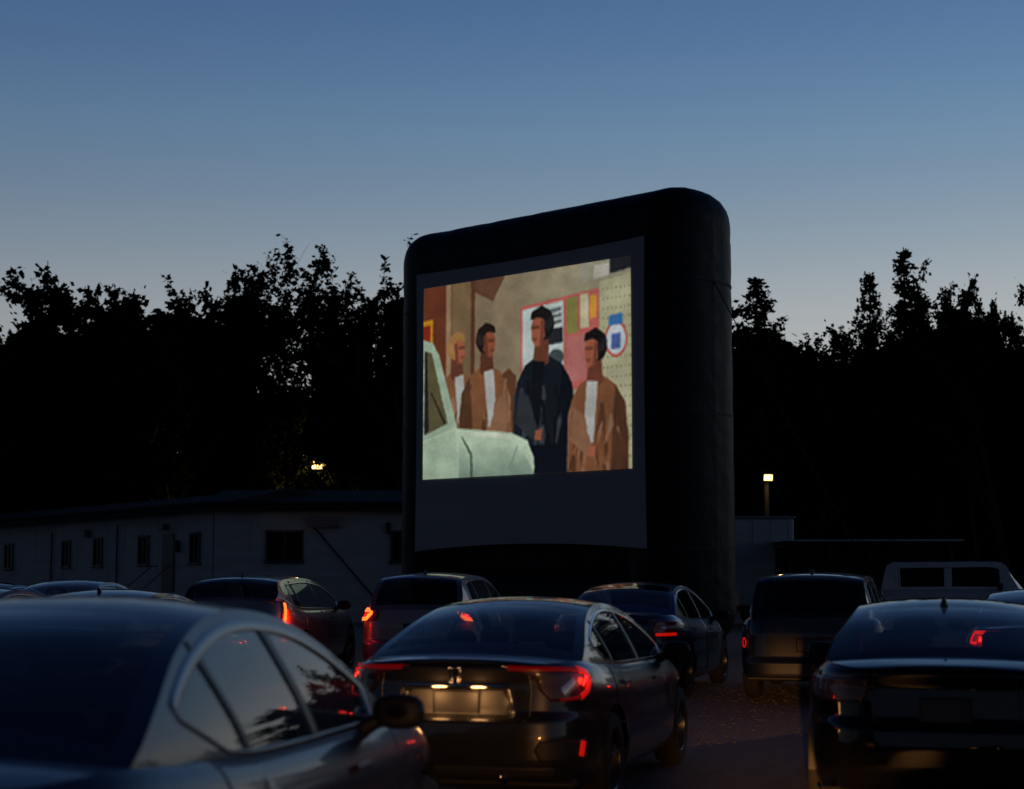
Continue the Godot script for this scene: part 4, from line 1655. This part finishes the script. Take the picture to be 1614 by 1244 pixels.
func make_buildings() -> void:
	modular("modular_office", "long white portable building parallel to the lot, with a wide sliding window and dark roof", Vector3(-9.88, 0, -55), Vector3(7.0, 0, -55), 3.79, 7.0, [
		["window", 14.55, 1.2, 2.0, 3.0], ["window", 10.7, 0.6, 2.0, 3.0], ["vent", 13.2, 1.1, 3.12, 3.5], ["pipe", 11.2, -2.6, 0.4, 3.4], ["lamp", 11.1, 0.14, 2.9, 3.3], ["window", 5.0, 1.2, 2.0, 3.0]])
	modular("modular_office", "white portable building wing with a row of narrow windows, running off behind the parked cars", Vector3(-27.6, 0, -75.4), Vector3(-9.95, 0, -55.1), 3.79, 6.0, [
		["window", 1.1, 0.62, 1.97, 2.97], ["window", 4.65, 0.7, 1.97, 2.97], ["window", 8.1, 0.62, 1.97, 2.97], ["window", 10.7, 0.62, 1.97, 2.95], ["window", 15.8, 0.72, 1.97, 2.95],
		["door", 2.9, 0.8, 1.0, 3.0], ["lamp", 2.2, 0.18, 2.35, 2.75], ["vent", 3.1, 0.4, 3.15, 3.35], ["vent", 8.9, 0.35, 3.05, 3.3], ["pipe", 11.9, 0.0, 0.3, 3.3], ["pipe", 6.6, 0.0, 0.3, 3.4]], 0.6)
	# site trailer and shed to the right of the screen
	var o := thing("site_trailer", "plain pale site trailer standing behind the right edge of the screen", "trailer", Vector3(6.9, 0, -51.0))
	var w := MB.new()
	w.box(Vector3(0, 1.95, -1.2), Vector3(3.6, 2.7, 2.4), 0.06)
	part_mesh(w, "wall", M.siding, o)
	w = MB.new()
	w.box(Vector3(0, 3.33, -1.2), Vector3(3.7, 0.08, 2.5), 0.02)
	part_mesh(w, "roof", M.grey_metal, o)
	for k in 7:
		w = MB.new()
		w.box(Vector3(-1.65 + k * 0.55, 1.95, 0.012), Vector3(0.05, 2.6, 0.025), 0.005)
		part_mesh(w, "rib", M.siding, o)
	w = MB.new()
	w.box(Vector3(0, 0.55, -1.2), Vector3(3.4, 0.12, 2.0), 0.02)
	part_mesh(w, "chassis", M.black_plastic, o)
	for sx in [-0.5, 0.5]:
		make_wheel(o, Vector3(sx, 0.36, -0.25), 1.0, 0.36)
		(o.get_child(o.get_child_count() - 1) as Node3D).rotation.y = -PI / 2
	for sx in [-1.5, 1.5]:
		w = MB.new()
		w.box(Vector3(sx, 0.25, -1.2), Vector3(0.12, 0.5, 0.12), 0.01)
		part_mesh(w, "support_leg", M.grey_metal, o)
	o = thing("low_shed", "long low dark shed with a thin pale flat roof edge", "shed", Vector3(10.4, 0, -48.0), 0.0)
	for sx in range(5):
		w = MB.new()
		w.box(Vector3(-2.3 + sx * 1.15, 1.2, 0.0), Vector3(0.12, 2.4, 0.12), 0.01)
		part_mesh(w, "post", M.dark_wood, o)
	w = MB.new()
	w.box(Vector3(0, 1.2, -2.9), Vector3(4.9, 2.4, 0.1), 0.0)
	part_mesh(w, "rear_wall", M.dark_wood, o)
	for k in 16:
		w = MB.new()
		w.box(Vector3(-2.35 + k * 0.313, 0.75, -0.09), Vector3(0.30, 1.5, 0.03), 0.004)
		part_mesh(w, "plank", M.dark_wood, o)
	w = MB.new()
	w.box(Vector3(0, 2.50, -1.4), Vector3(5.1, 0.05, 3.3), 0.01)
	var rr := part_mesh(w, "roof", M.dark_wood, o)
	w = MB.new()
	w.box(Vector3(0, 2.555, -1.4), Vector3(5.2, 0.05, 3.4), 0.015)
	part_mesh(w, "roof_sheet", M.pale_metal, rr)
	o.rotation.y = deg_to_rad(-3.0)
	flood_lamp("warm lit flood lamp shining through the trees above the white building", pix(502, 733, 78.0), 0.0, 6.6, 14.0, Vector3(0.62, 0.36, 0.1), 0.0)
	flood_lamp("bright rectangular flood lamp on a pole beside the right edge of the screen", pix(1211, 753, 53.0), 0.0, 4.95, 0.5, Vector3(0.28, 0.19, 0.1), 0.15)

func make_trees() -> void:
	grow_kinds()
	var gl := "leafy trees behind the white buildings"
	var top := func(px: float, py: float, d: float) -> Array:
		var q := pix(px, py, d)
		return [Vector3(q.x, 0, q.z), q.y]
	var k := 0
	# those that stand out against the sky: kind, pixel of the top, distance, width, label
	for q in [
		["dense_maple", -50, 465, 84, 0.9, 0], ["maple", 22, 474, 86, 0.8, 0], ["maple", 108, 444, 88, 0.8, 0], ["maple", 212, 412, 88, 0.75, 0], ["dense_maple", 290, 462, 82, 0.7, 0],
		["locust", 362, 396, 90, 0.85, 1], ["locust", 448, 384, 86, 0.85, 1], ["locust", 530, 374, 88, 0.9, 1], ["locust", 606, 382, 84, 0.9, 1], ["ash", 676, 420, 86, 0.9, 2],
		["maple", 745, 440, 88, 1.0, 0], ["ash", 860, 430, 92, 1.0, 2], ["maple", 980, 450, 90, 1.0, 0], ["ash", 1090, 470, 88, 1.0, 2],
		["ash", 1262, 502, 84, 0.9, 2], ["locust", 1312, 494, 88, 0.9, 1], ["ash", 1345, 512, 90, 1.0, 2], ["locust", 1472, 492, 84, 0.7, 1], ["ash", 1524, 446, 80, 0.5, 2], ["ash", 1578, 408, 78, 0.6, 2], ["ash", 1628, 428, 80, 0.55, 2], ["dense_maple", 1700, 520, 84, 0.8, 0],
		["maple", 1760, 560, 84, 1.1, 0], ["dense_maple", 1900, 610, 84, 1.2, 0], ["ash", 2060, 620, 84, 1.2, 2]]:
		var t: Array = top.call(q[1], q[2], q[3])
		var lab: String = ["round-crowned broadleaf tree in the dark belt behind the lot", "open feathery tree with gaps of sky through its crown", "upright broadleaf tree with many thin ascending branches"][q[5]]
		tree(q[0], t[0], t[1], k * 1.9, lab, [gl, "open feathery trees behind the lot", "upright trees behind the lot"][q[5]], q[4])
		k += 1
	for q in [["spruce", 1192, 436, 66, 1.0, "dark spruce half hidden by the right edge of the screen"], ["spruce", 1370, 428, 86, 0.75, "short bushy spruce beside a taller thin spruce"], ["thin_spruce", 1424, 391, 88, 1.0, "tallest thin spruce rising above the tree belt"]]:
		var t: Array = top.call(q[1], q[2], q[3])
		tree(q[0], t[0], t[1], k * 1.3, q[5], "spruces in the tree belt", q[4])
		k += 1
	for q in [["locust", 462, 640, 75.5, 1.0], ["ash", 548, 655, 76.0, 1.1]]:
		var t: Array = top.call(q[1], q[2], q[3])
		tree(q[0], t[0], t[1], k * 1.3, "small tree lit by the warm flood lamp above the white building", "small trees round the flood lamp", q[4])
		k += 1
	# second row, lower, closing the belt
	for i in 17:
		var px := -160.0 + i * 120.0
		var t: Array = top.call(px, 500.0 + 25.0 * sin(i * 2.3) + (40.0 if px > 1100 else (110.0 if px > 330 and px < 700 else 20.0)), 98.0)
		tree("dense_maple", t[0], t[1], i * 2.1, "lower broad tree filling the back of the dark belt", "low trees closing the tree belt", 1.5)
	# trees to the right of the lot, which the car sides mirror
	for q in [[52, 72, 10], [60, 60, 9], [66, 46, 10], [70, 30, 9], [72, 14, 10], [-52, 70, 13], [-56, 52, 12], [-58, 34, 12]]:
		tree("dense_maple" if k % 2 else "maple", Vector3(q[0], 0, -q[1]), q[2], k * 2.2, "broad tree at the side of the lot", "trees at the sides of the lot", 1.1)
		k += 1
	# undergrowth
	var sh := Tree3.new()
	sh.r.seed = 90
	for i in 1500:
		var p := Vector3(sh.r.randfn(0, 0.5), sh.r.randf(), sh.r.randfn(0, 0.4))
		sh.leaf_at(Vector3(p.x * 2.4, p.y * 4.2, p.z * 2.0), 0.42)
	var mm := MultiMesh.new()
	mm.transform_format = MultiMesh.TRANSFORM_3D
	mm.mesh = sh.leaf.mesh()
	var spots := []
	for i in 230:
		var px := rng.randf_range(-400.0, 2200.0)
		var d := rng.randf_range(88.0, 104.0)
		spots.append([Vector3((px - 807.0) / F * d, 0, -d), rng.randf_range(1.3, 2.1)])
	for i in 80:
		spots.append([Vector3(rng.randf_range(64, 78), 0, rng.randf_range(-70, 5)), rng.randf_range(0.8, 1.2)])
	mm.instance_count = spots.size()
	for i in spots.size():
		mm.set_instance_transform(i, Transform3D(Basis(Vector3.UP, rng.randf() * TAU).scaled(Vector3.ONE * spots[i][1]), spots[i][0]))
	var u := MultiMeshInstance3D.new()
	u.name = "undergrowth"
	u.multimesh = mm
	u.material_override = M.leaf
	u.set_meta("kind", "stuff")
	u.set_meta("label", "dense dark undergrowth at the foot of the tree belt")
	u.set_meta("category", "undergrowth")
	add_child(u)

func make_cars() -> void:
	var r: Node3D
	var b: Body
	var l: Array
	# --- grey sedan in the middle
	r = build_car(sedan({"recess": [0.36, 0.41, 0.655, 0.865, 0.045], "paint": "paint_grey", "trim": 0.018, "trim_mat": "chrome", "rows": 44}), "parked_car", "black sedan with red bracket-shaped tail lights and a warmly lit bumper", "car", Vector3(-0.39, 0, -10.9), 15.5)
	b = r.get_meta("b")
	l = lamp_pair(r, [[0.775, 0.66, 0.98], [0.85, 0.58, 1.06], [0.93, 0.56, 1.12], [0.96, 0.50, 1.10], [0.995, 0.36, 0.98]], "dark_red_lens")
	lamp_bar(r, l, [[0.93, 0.968], [1.03, 0.945], [1.055, 0.905], [0.99, 0.835], [0.90, 0.795]], 0.040, "lit_running")
	lamp_bar(r, l, [[0.40, 0.985], [0.70, 0.978], [0.93, 0.968]], 0.022, "lit_dim", 0.019, "upper_bar")
	lamp_bar(r, l, [[0.88, 0.793], [0.72, 0.785]], 0.020, "lit_dim", 0.019, "lower_bar")
	lamp_bar(r, l, [[1.0, 0.945], [0.99, 0.90], [0.93, 0.85]], 0.05, "red_lens", 0.019, "side_lens")
	lamp_bar(r, l, [[0.86, 0.90], [0.74, 0.83]], 0.07, "clear_lens", 0.018, "reversing_lens")
	red_light(r, 1.0, 0.9, 0.02)
	# emblem
	var em := Node3D.new()
	em.name = "emblem"
	r.add_child(em, true)
	for q in [[[-0.026, 0.972], [-0.018, 0.90]], [[0.026, 0.972], [0.018, 0.90]], [[-0.02, 0.934], [0.02, 0.934]]]:
		part_mesh(wall_ribbon(b, q, 0.012, 0.016, 2), "stroke", M.chrome, em)
	part_mesh(wall_ribbon(b, [[-0.046, 0.985], [0.046, 0.985], [0.034, 0.888], [-0.034, 0.888], [-0.046, 0.985]], 0.007, 0.016, 3), "rim", M.chrome, em)
	var bd := Node3D.new()
	bd.name = "badge"
	r.add_child(bd, true)
	for k in 5:
		part_mesh(wall_ribbon(b, [[-0.55 + k * 0.036, 0.845], [-0.532 + k * 0.036, 0.845]], 0.02, 0.008, 2), "letter", M.chrome, bd)
	part_mesh(wall_patch(b, [[0.685, -0.375, 0.375], [0.77, -0.385, 0.385], [0.84, -0.33, 0.33]], 0.004, 24, 8), "plate_panel", M.satin_grey, r)
	plate_at(r, 0.755, 0.016)
	boot_gap_line(r, 0.54, 0.645)
	part_mesh(wall_ribbon(b, [[-0.36, 0.872], [0.36, 0.872]], 0.02, 0.012), "boot_trim", M.chrome, r)
	part_mesh(wall_patch(b, [[0.275, -0.72, 0.72], [0.36, -0.70, 0.70]], 0.004, 24, 4), "diffuser", M.black_plastic, r)
	for s in [1.0, -1.0]:
		var v := part_mesh(wall_patch(b, [[0.40, 0.60 * s, 0.96 * s], [0.47, 0.56 * s, 1.0 * s], [0.53, 0.60 * s, 1.0 * s]], 0.004), "bumper_vent", M.black_plastic, r)
		part_mesh(wall_ribbon(b, [[0.935 * s, 0.42], [0.955 * s, 0.515]], 0.045, 0.016), "reflector", M.lit_running, v)  # reflector is no lamp; its lit shine is put in as glow
		var pb := MB.new()
		pb.box(b.on_wall(0.14 * s, 0.852, 0.0) + Vector3(0, 0.0, 0.012), Vector3(0.05, 0.010, 0.016), 0.004)
		part_mesh(pb, "plate_lamp", M.plate_bulb, r)
		var ol := OmniLight3D.new()
		ol.name = "plate_light"
		ol.light_color = Color(1.0, 0.72, 0.45)
		ol.light_energy = 0.035
		ol.omni_range = 4.0
		ol.omni_attenuation = 2.0
		ol.light_size = 0.06
		ol.shadow_enabled = true
		r.add_child(ol, true)
		ol.position = b.on_wall(0.14 * s, 0.842, 0.0) + Vector3(0, -0.03, 0.11)
	var ex := MB.new()
	ex.tube([b.on_wall(0.35, 0.29, -0.1), b.on_wall(0.35, 0.285, 0.02)], [0.035, 0.038], 12)
	part_mesh(ex, "exhaust_pipe", M.chrome, r)
	# --- steel blue sedan close at the left
	r = build_car(sedan({"L": 4.88, "W": 1.86, "wheel_r": 1.08, "wheel_f": 3.92,
		"top": [[0.0, 1.04], [0.4, 1.06], [0.9, 1.03], [1.6, 0.985], [2.5, 0.965], [3.5, 0.945], [4.1, 0.88], [4.6, 0.77], [4.88, 0.65]],
		"rear": [[0.2, 0.12], [0.3, 0.03], [0.42, 0.0], [0.6, 0.0], [0.66, 0.01], [0.72, 0.06], [0.93, 0.085], [1.02, 0.06], [1.05, 0.09]],
		"outline": [[3.55, 0.90], [3.1, 1.18], [2.6, 1.385], [2.12, 1.462], [1.68, 1.455], [1.25, 1.36], [0.85, 1.20], [0.45, 1.01]],
		"mid": 2.05, "rail": 0.585, "roof_f": 2.55, "roof_r": 1.5, "glass_r": 0.6, "screen_r": 3.45, "cowl_r": 3.38, "boot_r": 0.6,
		"dlo": [0.98, 3.15], "dlo_low": [[0.98, 0.135], [1.28, 0.03], [1.6, 0.02], [3.5, 0.02]], "dlo_high": [[0.98, 0.075], [1.5, 0.075], [3.4, 0.065]],
		"pillars": [[1.42, 0.42, 0.05], [2.2, 0.32, 0.075]], "doors": [1.1, 2.18, 3.25], "mirror_r": 2.93, "seat_f": 2.35, "seat_b": 1.6,
		"paint": "paint_night_blue", "trim": 0.034, "trim_low": 0.3, "trim_mat": "satin_trim", "rear_glass": "tinted_glass"}), "parked_car", "dark blue sedan with a broad satin arc of trim round its side windows", "car", Vector3(-1.93, 0, -4.3), 9.5)
	l = lamp_pair(r, [[0.80, 0.62, 1.0], [0.88, 0.58, 1.10], [0.97, 0.56, 1.12]], "red_lens")
	plate_at(r, 0.80)
	boot_gap_line(r, 0.54, 0.70)
	# --- black sedan at the right
	r = build_car(sedan({"L": 4.70, "W": 1.84, "paint": "paint_black", "trim_mat": "black_trim", "fin": 1.42, "nr": 5.0, "rail": 0.585,
		"top": [[0.0, 1.01], [0.4, 1.035], [0.9, 1.0], [1.6, 0.95], [2.5, 0.93], [3.3, 0.91], [3.9, 0.85], [4.4, 0.75], [4.70, 0.62]]}), "parked_car", "black sedan with a shark fin antenna and small light glints on its boot", "car", Vector3(2.64, 0, -10.2), 15.0)
	l = lamp_pair(r, [[0.80, 0.52, 0.98], [0.88, 0.48, 1.06], [0.95, 0.50, 1.06]], "dark_red_lens")
	plate_at(r, 0.76)
	boot_gap_line(r, 0.46, 0.68)
	# --- silver crossover with tall blade lights
	r = build_car(suv({"L": 4.80, "W": 1.88, "paint": "paint_silver", "fin": 0.75, "rear_glass": "tinted_glass", "trim": 0.02, "dark_pillar": true,
		"top": [[0.0, 1.25], [0.35, 1.22], [0.8, 1.10], [1.3, 1.06], [2.4, 1.04], [3.5, 1.02], [4.2, 0.96], [4.6, 0.86], [4.8, 0.70]],
		"outline": [[3.75, 0.99], [3.25, 1.24], [2.7, 1.44], [2.0, 1.525], [1.2, 1.525], [0.55, 1.49], [0.36, 1.43], [0.24, 1.32], [0.12, 1.2]],
		"rear": [[0.25, 0.10], [0.36, 0.02], [0.45, 0.0], [0.62, 0.0], [0.66, 0.04], [0.9, 0.05], [1.25, 0.12]],
		"wheel_f": 3.85, "dlo": [0.72, 3.35]}), "parked_crossover", "silver crossover with tall narrow glowing red blade tail lights", "car", Vector3(-4.12, 0, -24.0), 8.0)
	l = lamp_pair(r, [[0.70, 0.80, 1.03], [0.95, 0.82, 1.00], [1.19, 0.85, 0.95]], "red_lens")
	lamp_bar(r, l, [[0.89, 0.72], [0.885, 0.95], [0.90, 1.17]], 0.05, "lit_tail_core", 0.022)
	lamp_bar(r, l, [[0.96, 0.72], [0.95, 0.9], [0.935, 1.08]], 0.03, "lit_tail", 0.022)
	red_light(r, 0.93, 0.95, 0.12)
	plate_at(r, 0.78)
	# --- pale crossover with angular lit lights
	r = build_car(suv({"L": 4.4, "W": 1.83, "paint": "paint_silver", "fin": 0.8, "wheel_f": 3.5, "cowl_r": 3.3, "roof_f": 2.5, "screen_r": 3.4, "mirror_r": 2.9, "dlo": [0.62, 3.1], "doors": [1.0, 2.0, 3.1],
		"outline": [[3.48, 1.0], [3.0, 1.26], [2.5, 1.48], [1.9, 1.56], [1.2, 1.565], [0.6, 1.53], [0.42, 1.46], [0.27, 1.28], [0.12, 1.06]],
		"top": [[0.0, 1.10], [0.5, 1.11], [1.2, 1.07], [2.4, 1.04], [3.2, 1.03], [3.8, 0.97], [4.2, 0.87], [4.4, 0.72]]}), "parked_crossover", "pale crossover with a glowing angular bracket tail light, parked before the screen base", "car", Vector3(-1.43, 0, -24.0), 10.0)
	l = lamp_pair(r, [[0.92, 0.60, 1.02], [1.0, 0.56, 1.06], [1.085, 0.62, 1.05]], "red_lens")
	lamp_bar(r, l, [[0.98, 1.065], [0.74, 1.065], [0.70, 1.02], [0.78, 0.945], [1.0, 0.935]], 0.05, "lit_tail_core", 0.024)
	red_light(r, 0.85, 1.0, 0.12)
	plate_at(r, 0.80)
	# --- blue saloon
	r = build_car(sedan({"L": 4.6, "W": 1.78, "paint": "paint_blue", "rail": 0.57,
		"top": [[0.0, 1.06], [0.4, 1.07], [0.9, 1.03], [1.6, 0.98], [2.5, 0.96], [3.3, 0.94], [3.8, 0.88], [4.3, 0.78], [4.6, 0.65]],
		"rear": [[0.2, 0.12], [0.3, 0.03], [0.42, 0.0], [0.6, 0.0], [0.66, 0.01], [0.70, 0.05], [0.95, 0.06], [1.04, 0.05], [1.07, 0.08]],
		"outline": [[3.62, 0.89], [3.1, 1.16], [2.55, 1.36], [2.05, 1.43], [1.55, 1.42], [1.15, 1.34], [0.85, 1.2], [0.55, 1.03]], "glass_r": 0.68, "boot_r": 0.68}), "parked_car", "dark blue saloon with red wedge tail lights in front of the screen's right edge", "car", Vector3(1.23, 0, -21.3), 17.0)
	l = lamp_pair(r, [[0.80, 0.58, 1.02], [0.90, 0.56, 1.06], [1.0, 0.66, 1.06]], "red_lens")
	lamp_bar(r, l, [[0.62, 0.825], [0.98, 0.83]], 0.04, "lit_running")
	lamp_bar(r, l, [[0.70, 0.91], [0.95, 0.915]], 0.045, "clear_lens", 0.02, "reversing_lens")
	plate_at(r, 0.82)
	boot_gap_line(r, 0.54, 0.68)
	# --- dark people carrier
	r = build_car(suv({"L": 4.75, "W": 1.84, "paint": "paint_dark", "fin": 0.7, "wheel_f": 3.8, "dlo": [0.5, 3.35], "nr": 8.0, "rail": 0.66,
		"rear": [[0.25, 0.08], [0.34, 0.0], [0.52, 0.0], [0.55, 0.06], [0.85, 0.07], [1.06, 0.10]],
		"top": [[0.0, 1.06], [0.5, 1.06], [1.2, 1.05], [2.4, 1.03], [3.4, 1.02], [4.0, 0.97], [4.45, 0.88], [4.75, 0.72]],
		"outline": [[3.75, 0.99], [3.25, 1.26], [2.75, 1.49], [2.0, 1.56], [1.2, 1.565], [0.5, 1.54], [0.32, 1.48], [0.24, 1.3], [0.14, 1.04]], "roof_r": 0.42, "glass_r": 0.17}), "parked_people_carrier", "dark people carrier with round ring tail lights and a roof antenna", "car", Vector3(3.65, 0, -20.5), 15.0)
	l = lamp_pair(r, [[0.66, 0.80, 1.02], [0.85, 0.79, 1.04], [1.02, 0.84, 1.04]], "dark_red_lens")
	var ring := []
	for k in 13:
		ring.append([0.90 + 0.055 * cos(TAU * k / 12), 0.74 + 0.055 * sin(TAU * k / 12)])
	lamp_bar(r, l, ring, 0.022, "lit_running")
	lamp_bar(r, l, [[0.87, 0.95], [0.99, 0.95]], 0.05, "red_lens", 0.02, "upper_lens")
	plate_at(r, 0.72)
	# --- maroon saloon ahead of the black one
	r = build_car(sedan({"paint": "paint_maroon", "W": 1.82}), "parked_car", "maroon sedan with lit hooked tail lights, ahead of the black shark-fin sedan", "car", Vector3(5.66, 0, -17.5), 15.0)
	l = lamp_pair(r, [[0.80, 0.56, 1.0], [0.9, 0.50, 1.06], [0.985, 0.50, 1.04]], "dark_red_lens")
	lamp_bar(r, l, [[0.80, 0.855], [0.93, 0.86], [0.90, 0.965], [0.56, 0.972]], 0.032, "lit_tail", 0.022)
	lamp_bar(r, l, [[0.84, 0.93], [0.62, 0.938]], 0.012, "lit_running", 0.022)
	red_light(r, 0.8, 0.9, 0.06)
	plate_at(r, 0.76)
	# --- boxy pale off-roader, side on
	r = build_car(suv({"L": 4.3, "W": 1.80, "paint": "paint_white", "nr": 14.0, "nf": 9.0, "sill": 0.42, "wheel": 0.4, "wheel_r": 0.75, "wheel_f": 3.35, "crown": 0.02,
		"top": [[0.0, 1.27], [0.5, 1.27], [2.6, 1.27], [2.9, 1.22], [3.6, 1.18], [4.2, 1.12], [4.3, 1.0]],
		"rear": [[0.4, 0.05], [0.5, 0.0], [0.7, 0.0], [0.75, 0.05], [1.27, 0.06]], "front": [[0.4, 0.05], [0.5, 0.0], [0.7, 0.02], [1.0, 0.05]],
		"outline": [[2.92, 1.2], [2.80, 1.42], [2.68, 1.64], [2.60, 1.78], [2.42, 1.83], [1.5, 1.83], [0.5, 1.82], [0.24, 1.79], [0.15, 1.6], [0.08, 1.22]],
		"mid": 1.4, "rail": 0.72, "roof_f": 2.58, "roof_r": 0.25, "roof_crown": 0.03, "glass_r": 0.1, "screen_r": 2.9, "cowl_r": 2.85, "boot_r": 0.12,
		"dlo": [0.42, 2.5], "dlo_low": [[0.4, 0.06], [2.5, 0.06]], "dlo_high": [[0.4, 0.12], [2.3, 0.11], [2.5, 0.14]], "pillars": [[0.42, 0.0, 0.10], [1.45, 0.0, 0.16]],
		"doors": [0.75, 1.6, 2.6], "mirror_r": 2.5, "seat_f": 1.9, "seat_b": 1.0, "side_glass": "privacy_glass", "rear_glass": "privacy_glass", "pillar_mat": "paint_white", "trim": 0.012, "trim_mat": "black_trim"}), "parked_off_roader", "boxy pale off-road vehicle seen from the side with upright dark windows", "car", Vector3(7.95, 0, -36.0), 104.0)
	l = lamp_pair(r, [[0.8, 0.70, 0.80], [1.0, 0.70, 0.80]], "dark_red_lens")
	# --- those at the left, behind the near sedan
	r = build_car(sedan({"W": 1.84, "L": 4.75, "paint": "paint_dark", "fin": 1.5, "rail": 0.60, "wheel_f": 3.8}), "parked_car", "dark sedan with a roof fin, its roof just showing behind the near blue sedan", "car", Vector3(-4.95, 0, -17.3), 11.0)
	lamp_pair(r, [[0.80, 0.56, 1.0], [0.97, 0.52, 1.04]], "dark_red_lens")
	r = build_car(sedan({"paint": "paint_dark", "rail": 0.60, "outline": [[3.62, 0.89], [3.1, 1.16], [2.55, 1.36], [2.05, 1.44], [1.55, 1.43], [1.15, 1.34], [0.85, 1.2], [0.5, 1.0]]}), "parked_car", "dark blue-black car whose smooth arched roof shows before the building windows", "car", Vector3(-7.95, 0, -27.5), 8.0)
	lamp_pair(r, [[0.80, 0.56, 1.0], [0.97, 0.52, 1.04]], "dark_red_lens")
	r = build_car(sedan({"paint": "paint_steel_blue", "W": 1.84}), "parked_car", "grey-blue car at the end of the row, mostly beyond the lot's edge", "car", Vector3(-7.55, 0, -20.6), 9.0)
	lamp_pair(r, [[0.80, 0.56, 1.0], [0.97, 0.52, 1.04]], "dark_red_lens")
	r = build_car(sedan({"paint": "paint_black"}), "parked_car", "black car far back near the building wing, only its flat roof showing", "car", Vector3(-10.9, 0, -32.0), 8.0)
	lamp_pair(r, [[0.80, 0.56, 1.0], [0.97, 0.52, 1.04]], "dark_red_lens")
	# --- added crossover, unseen behind the camera, put in to light the row warmly
	r = build_car(suv({"paint": "paint_dark"}), "parked_crossover", "added dark crossover out of view, its warm headlamps on, facing the lit bumpers", "car", Vector3(0.45, 0, 5.85), 0.0)
	b = r.get_meta("b")
	lamp_pair(r, [[0.80, 0.56, 1.0], [0.97, 0.52, 1.04]], "red_lens")
	for s in [1.0, -1.0]:
		var hm := wall_patch(b, [[0.60, (b.total - 0.42) * s, (b.total - 0.78) * s], [0.68, (b.total - 0.40) * s, (b.total - 0.84) * s]], 0.012)
		var hl := part_mesh(hm, "headlight", M.clear_lens, r)
		var c := b.on_wall((b.total - 0.58) * s, 0.645, 0.0)
		var bm := MB.new()
		bm.lathe([[0.0, 0.05], [-0.03, 0.055], [-0.035, 0.0]], 2, 16, c + Vector3(0, 0, -0.02))
		part_mesh(bm, "bulb", M.lit_headlamp, hl)
		var sp := SpotLight3D.new()  # added beams, aimed apart at the middle sedan and the gravel
		sp.name = "added_headlamp_beam"
		sp.light_color = Color(1.0, 0.68, 0.38)
		sp.light_energy = 27.0 if s > 0 else 270.0
		sp.spot_range = 60.0
		sp.spot_attenuation = 2.0
		sp.spot_angle = 8.0 if s > 0 else 4.2
		sp.spot_angle_attenuation = 1.0
		sp.light_size = 0.05
		sp.shadow_enabled = true
		r.add_child(sp, true)
		sp.position = c + Vector3(0, 0, -0.10)
		sp.rotation_degrees = Vector3(-2.5, 6.5, 0) if s > 0 else Vector3(-3.3, -8.6, 0)
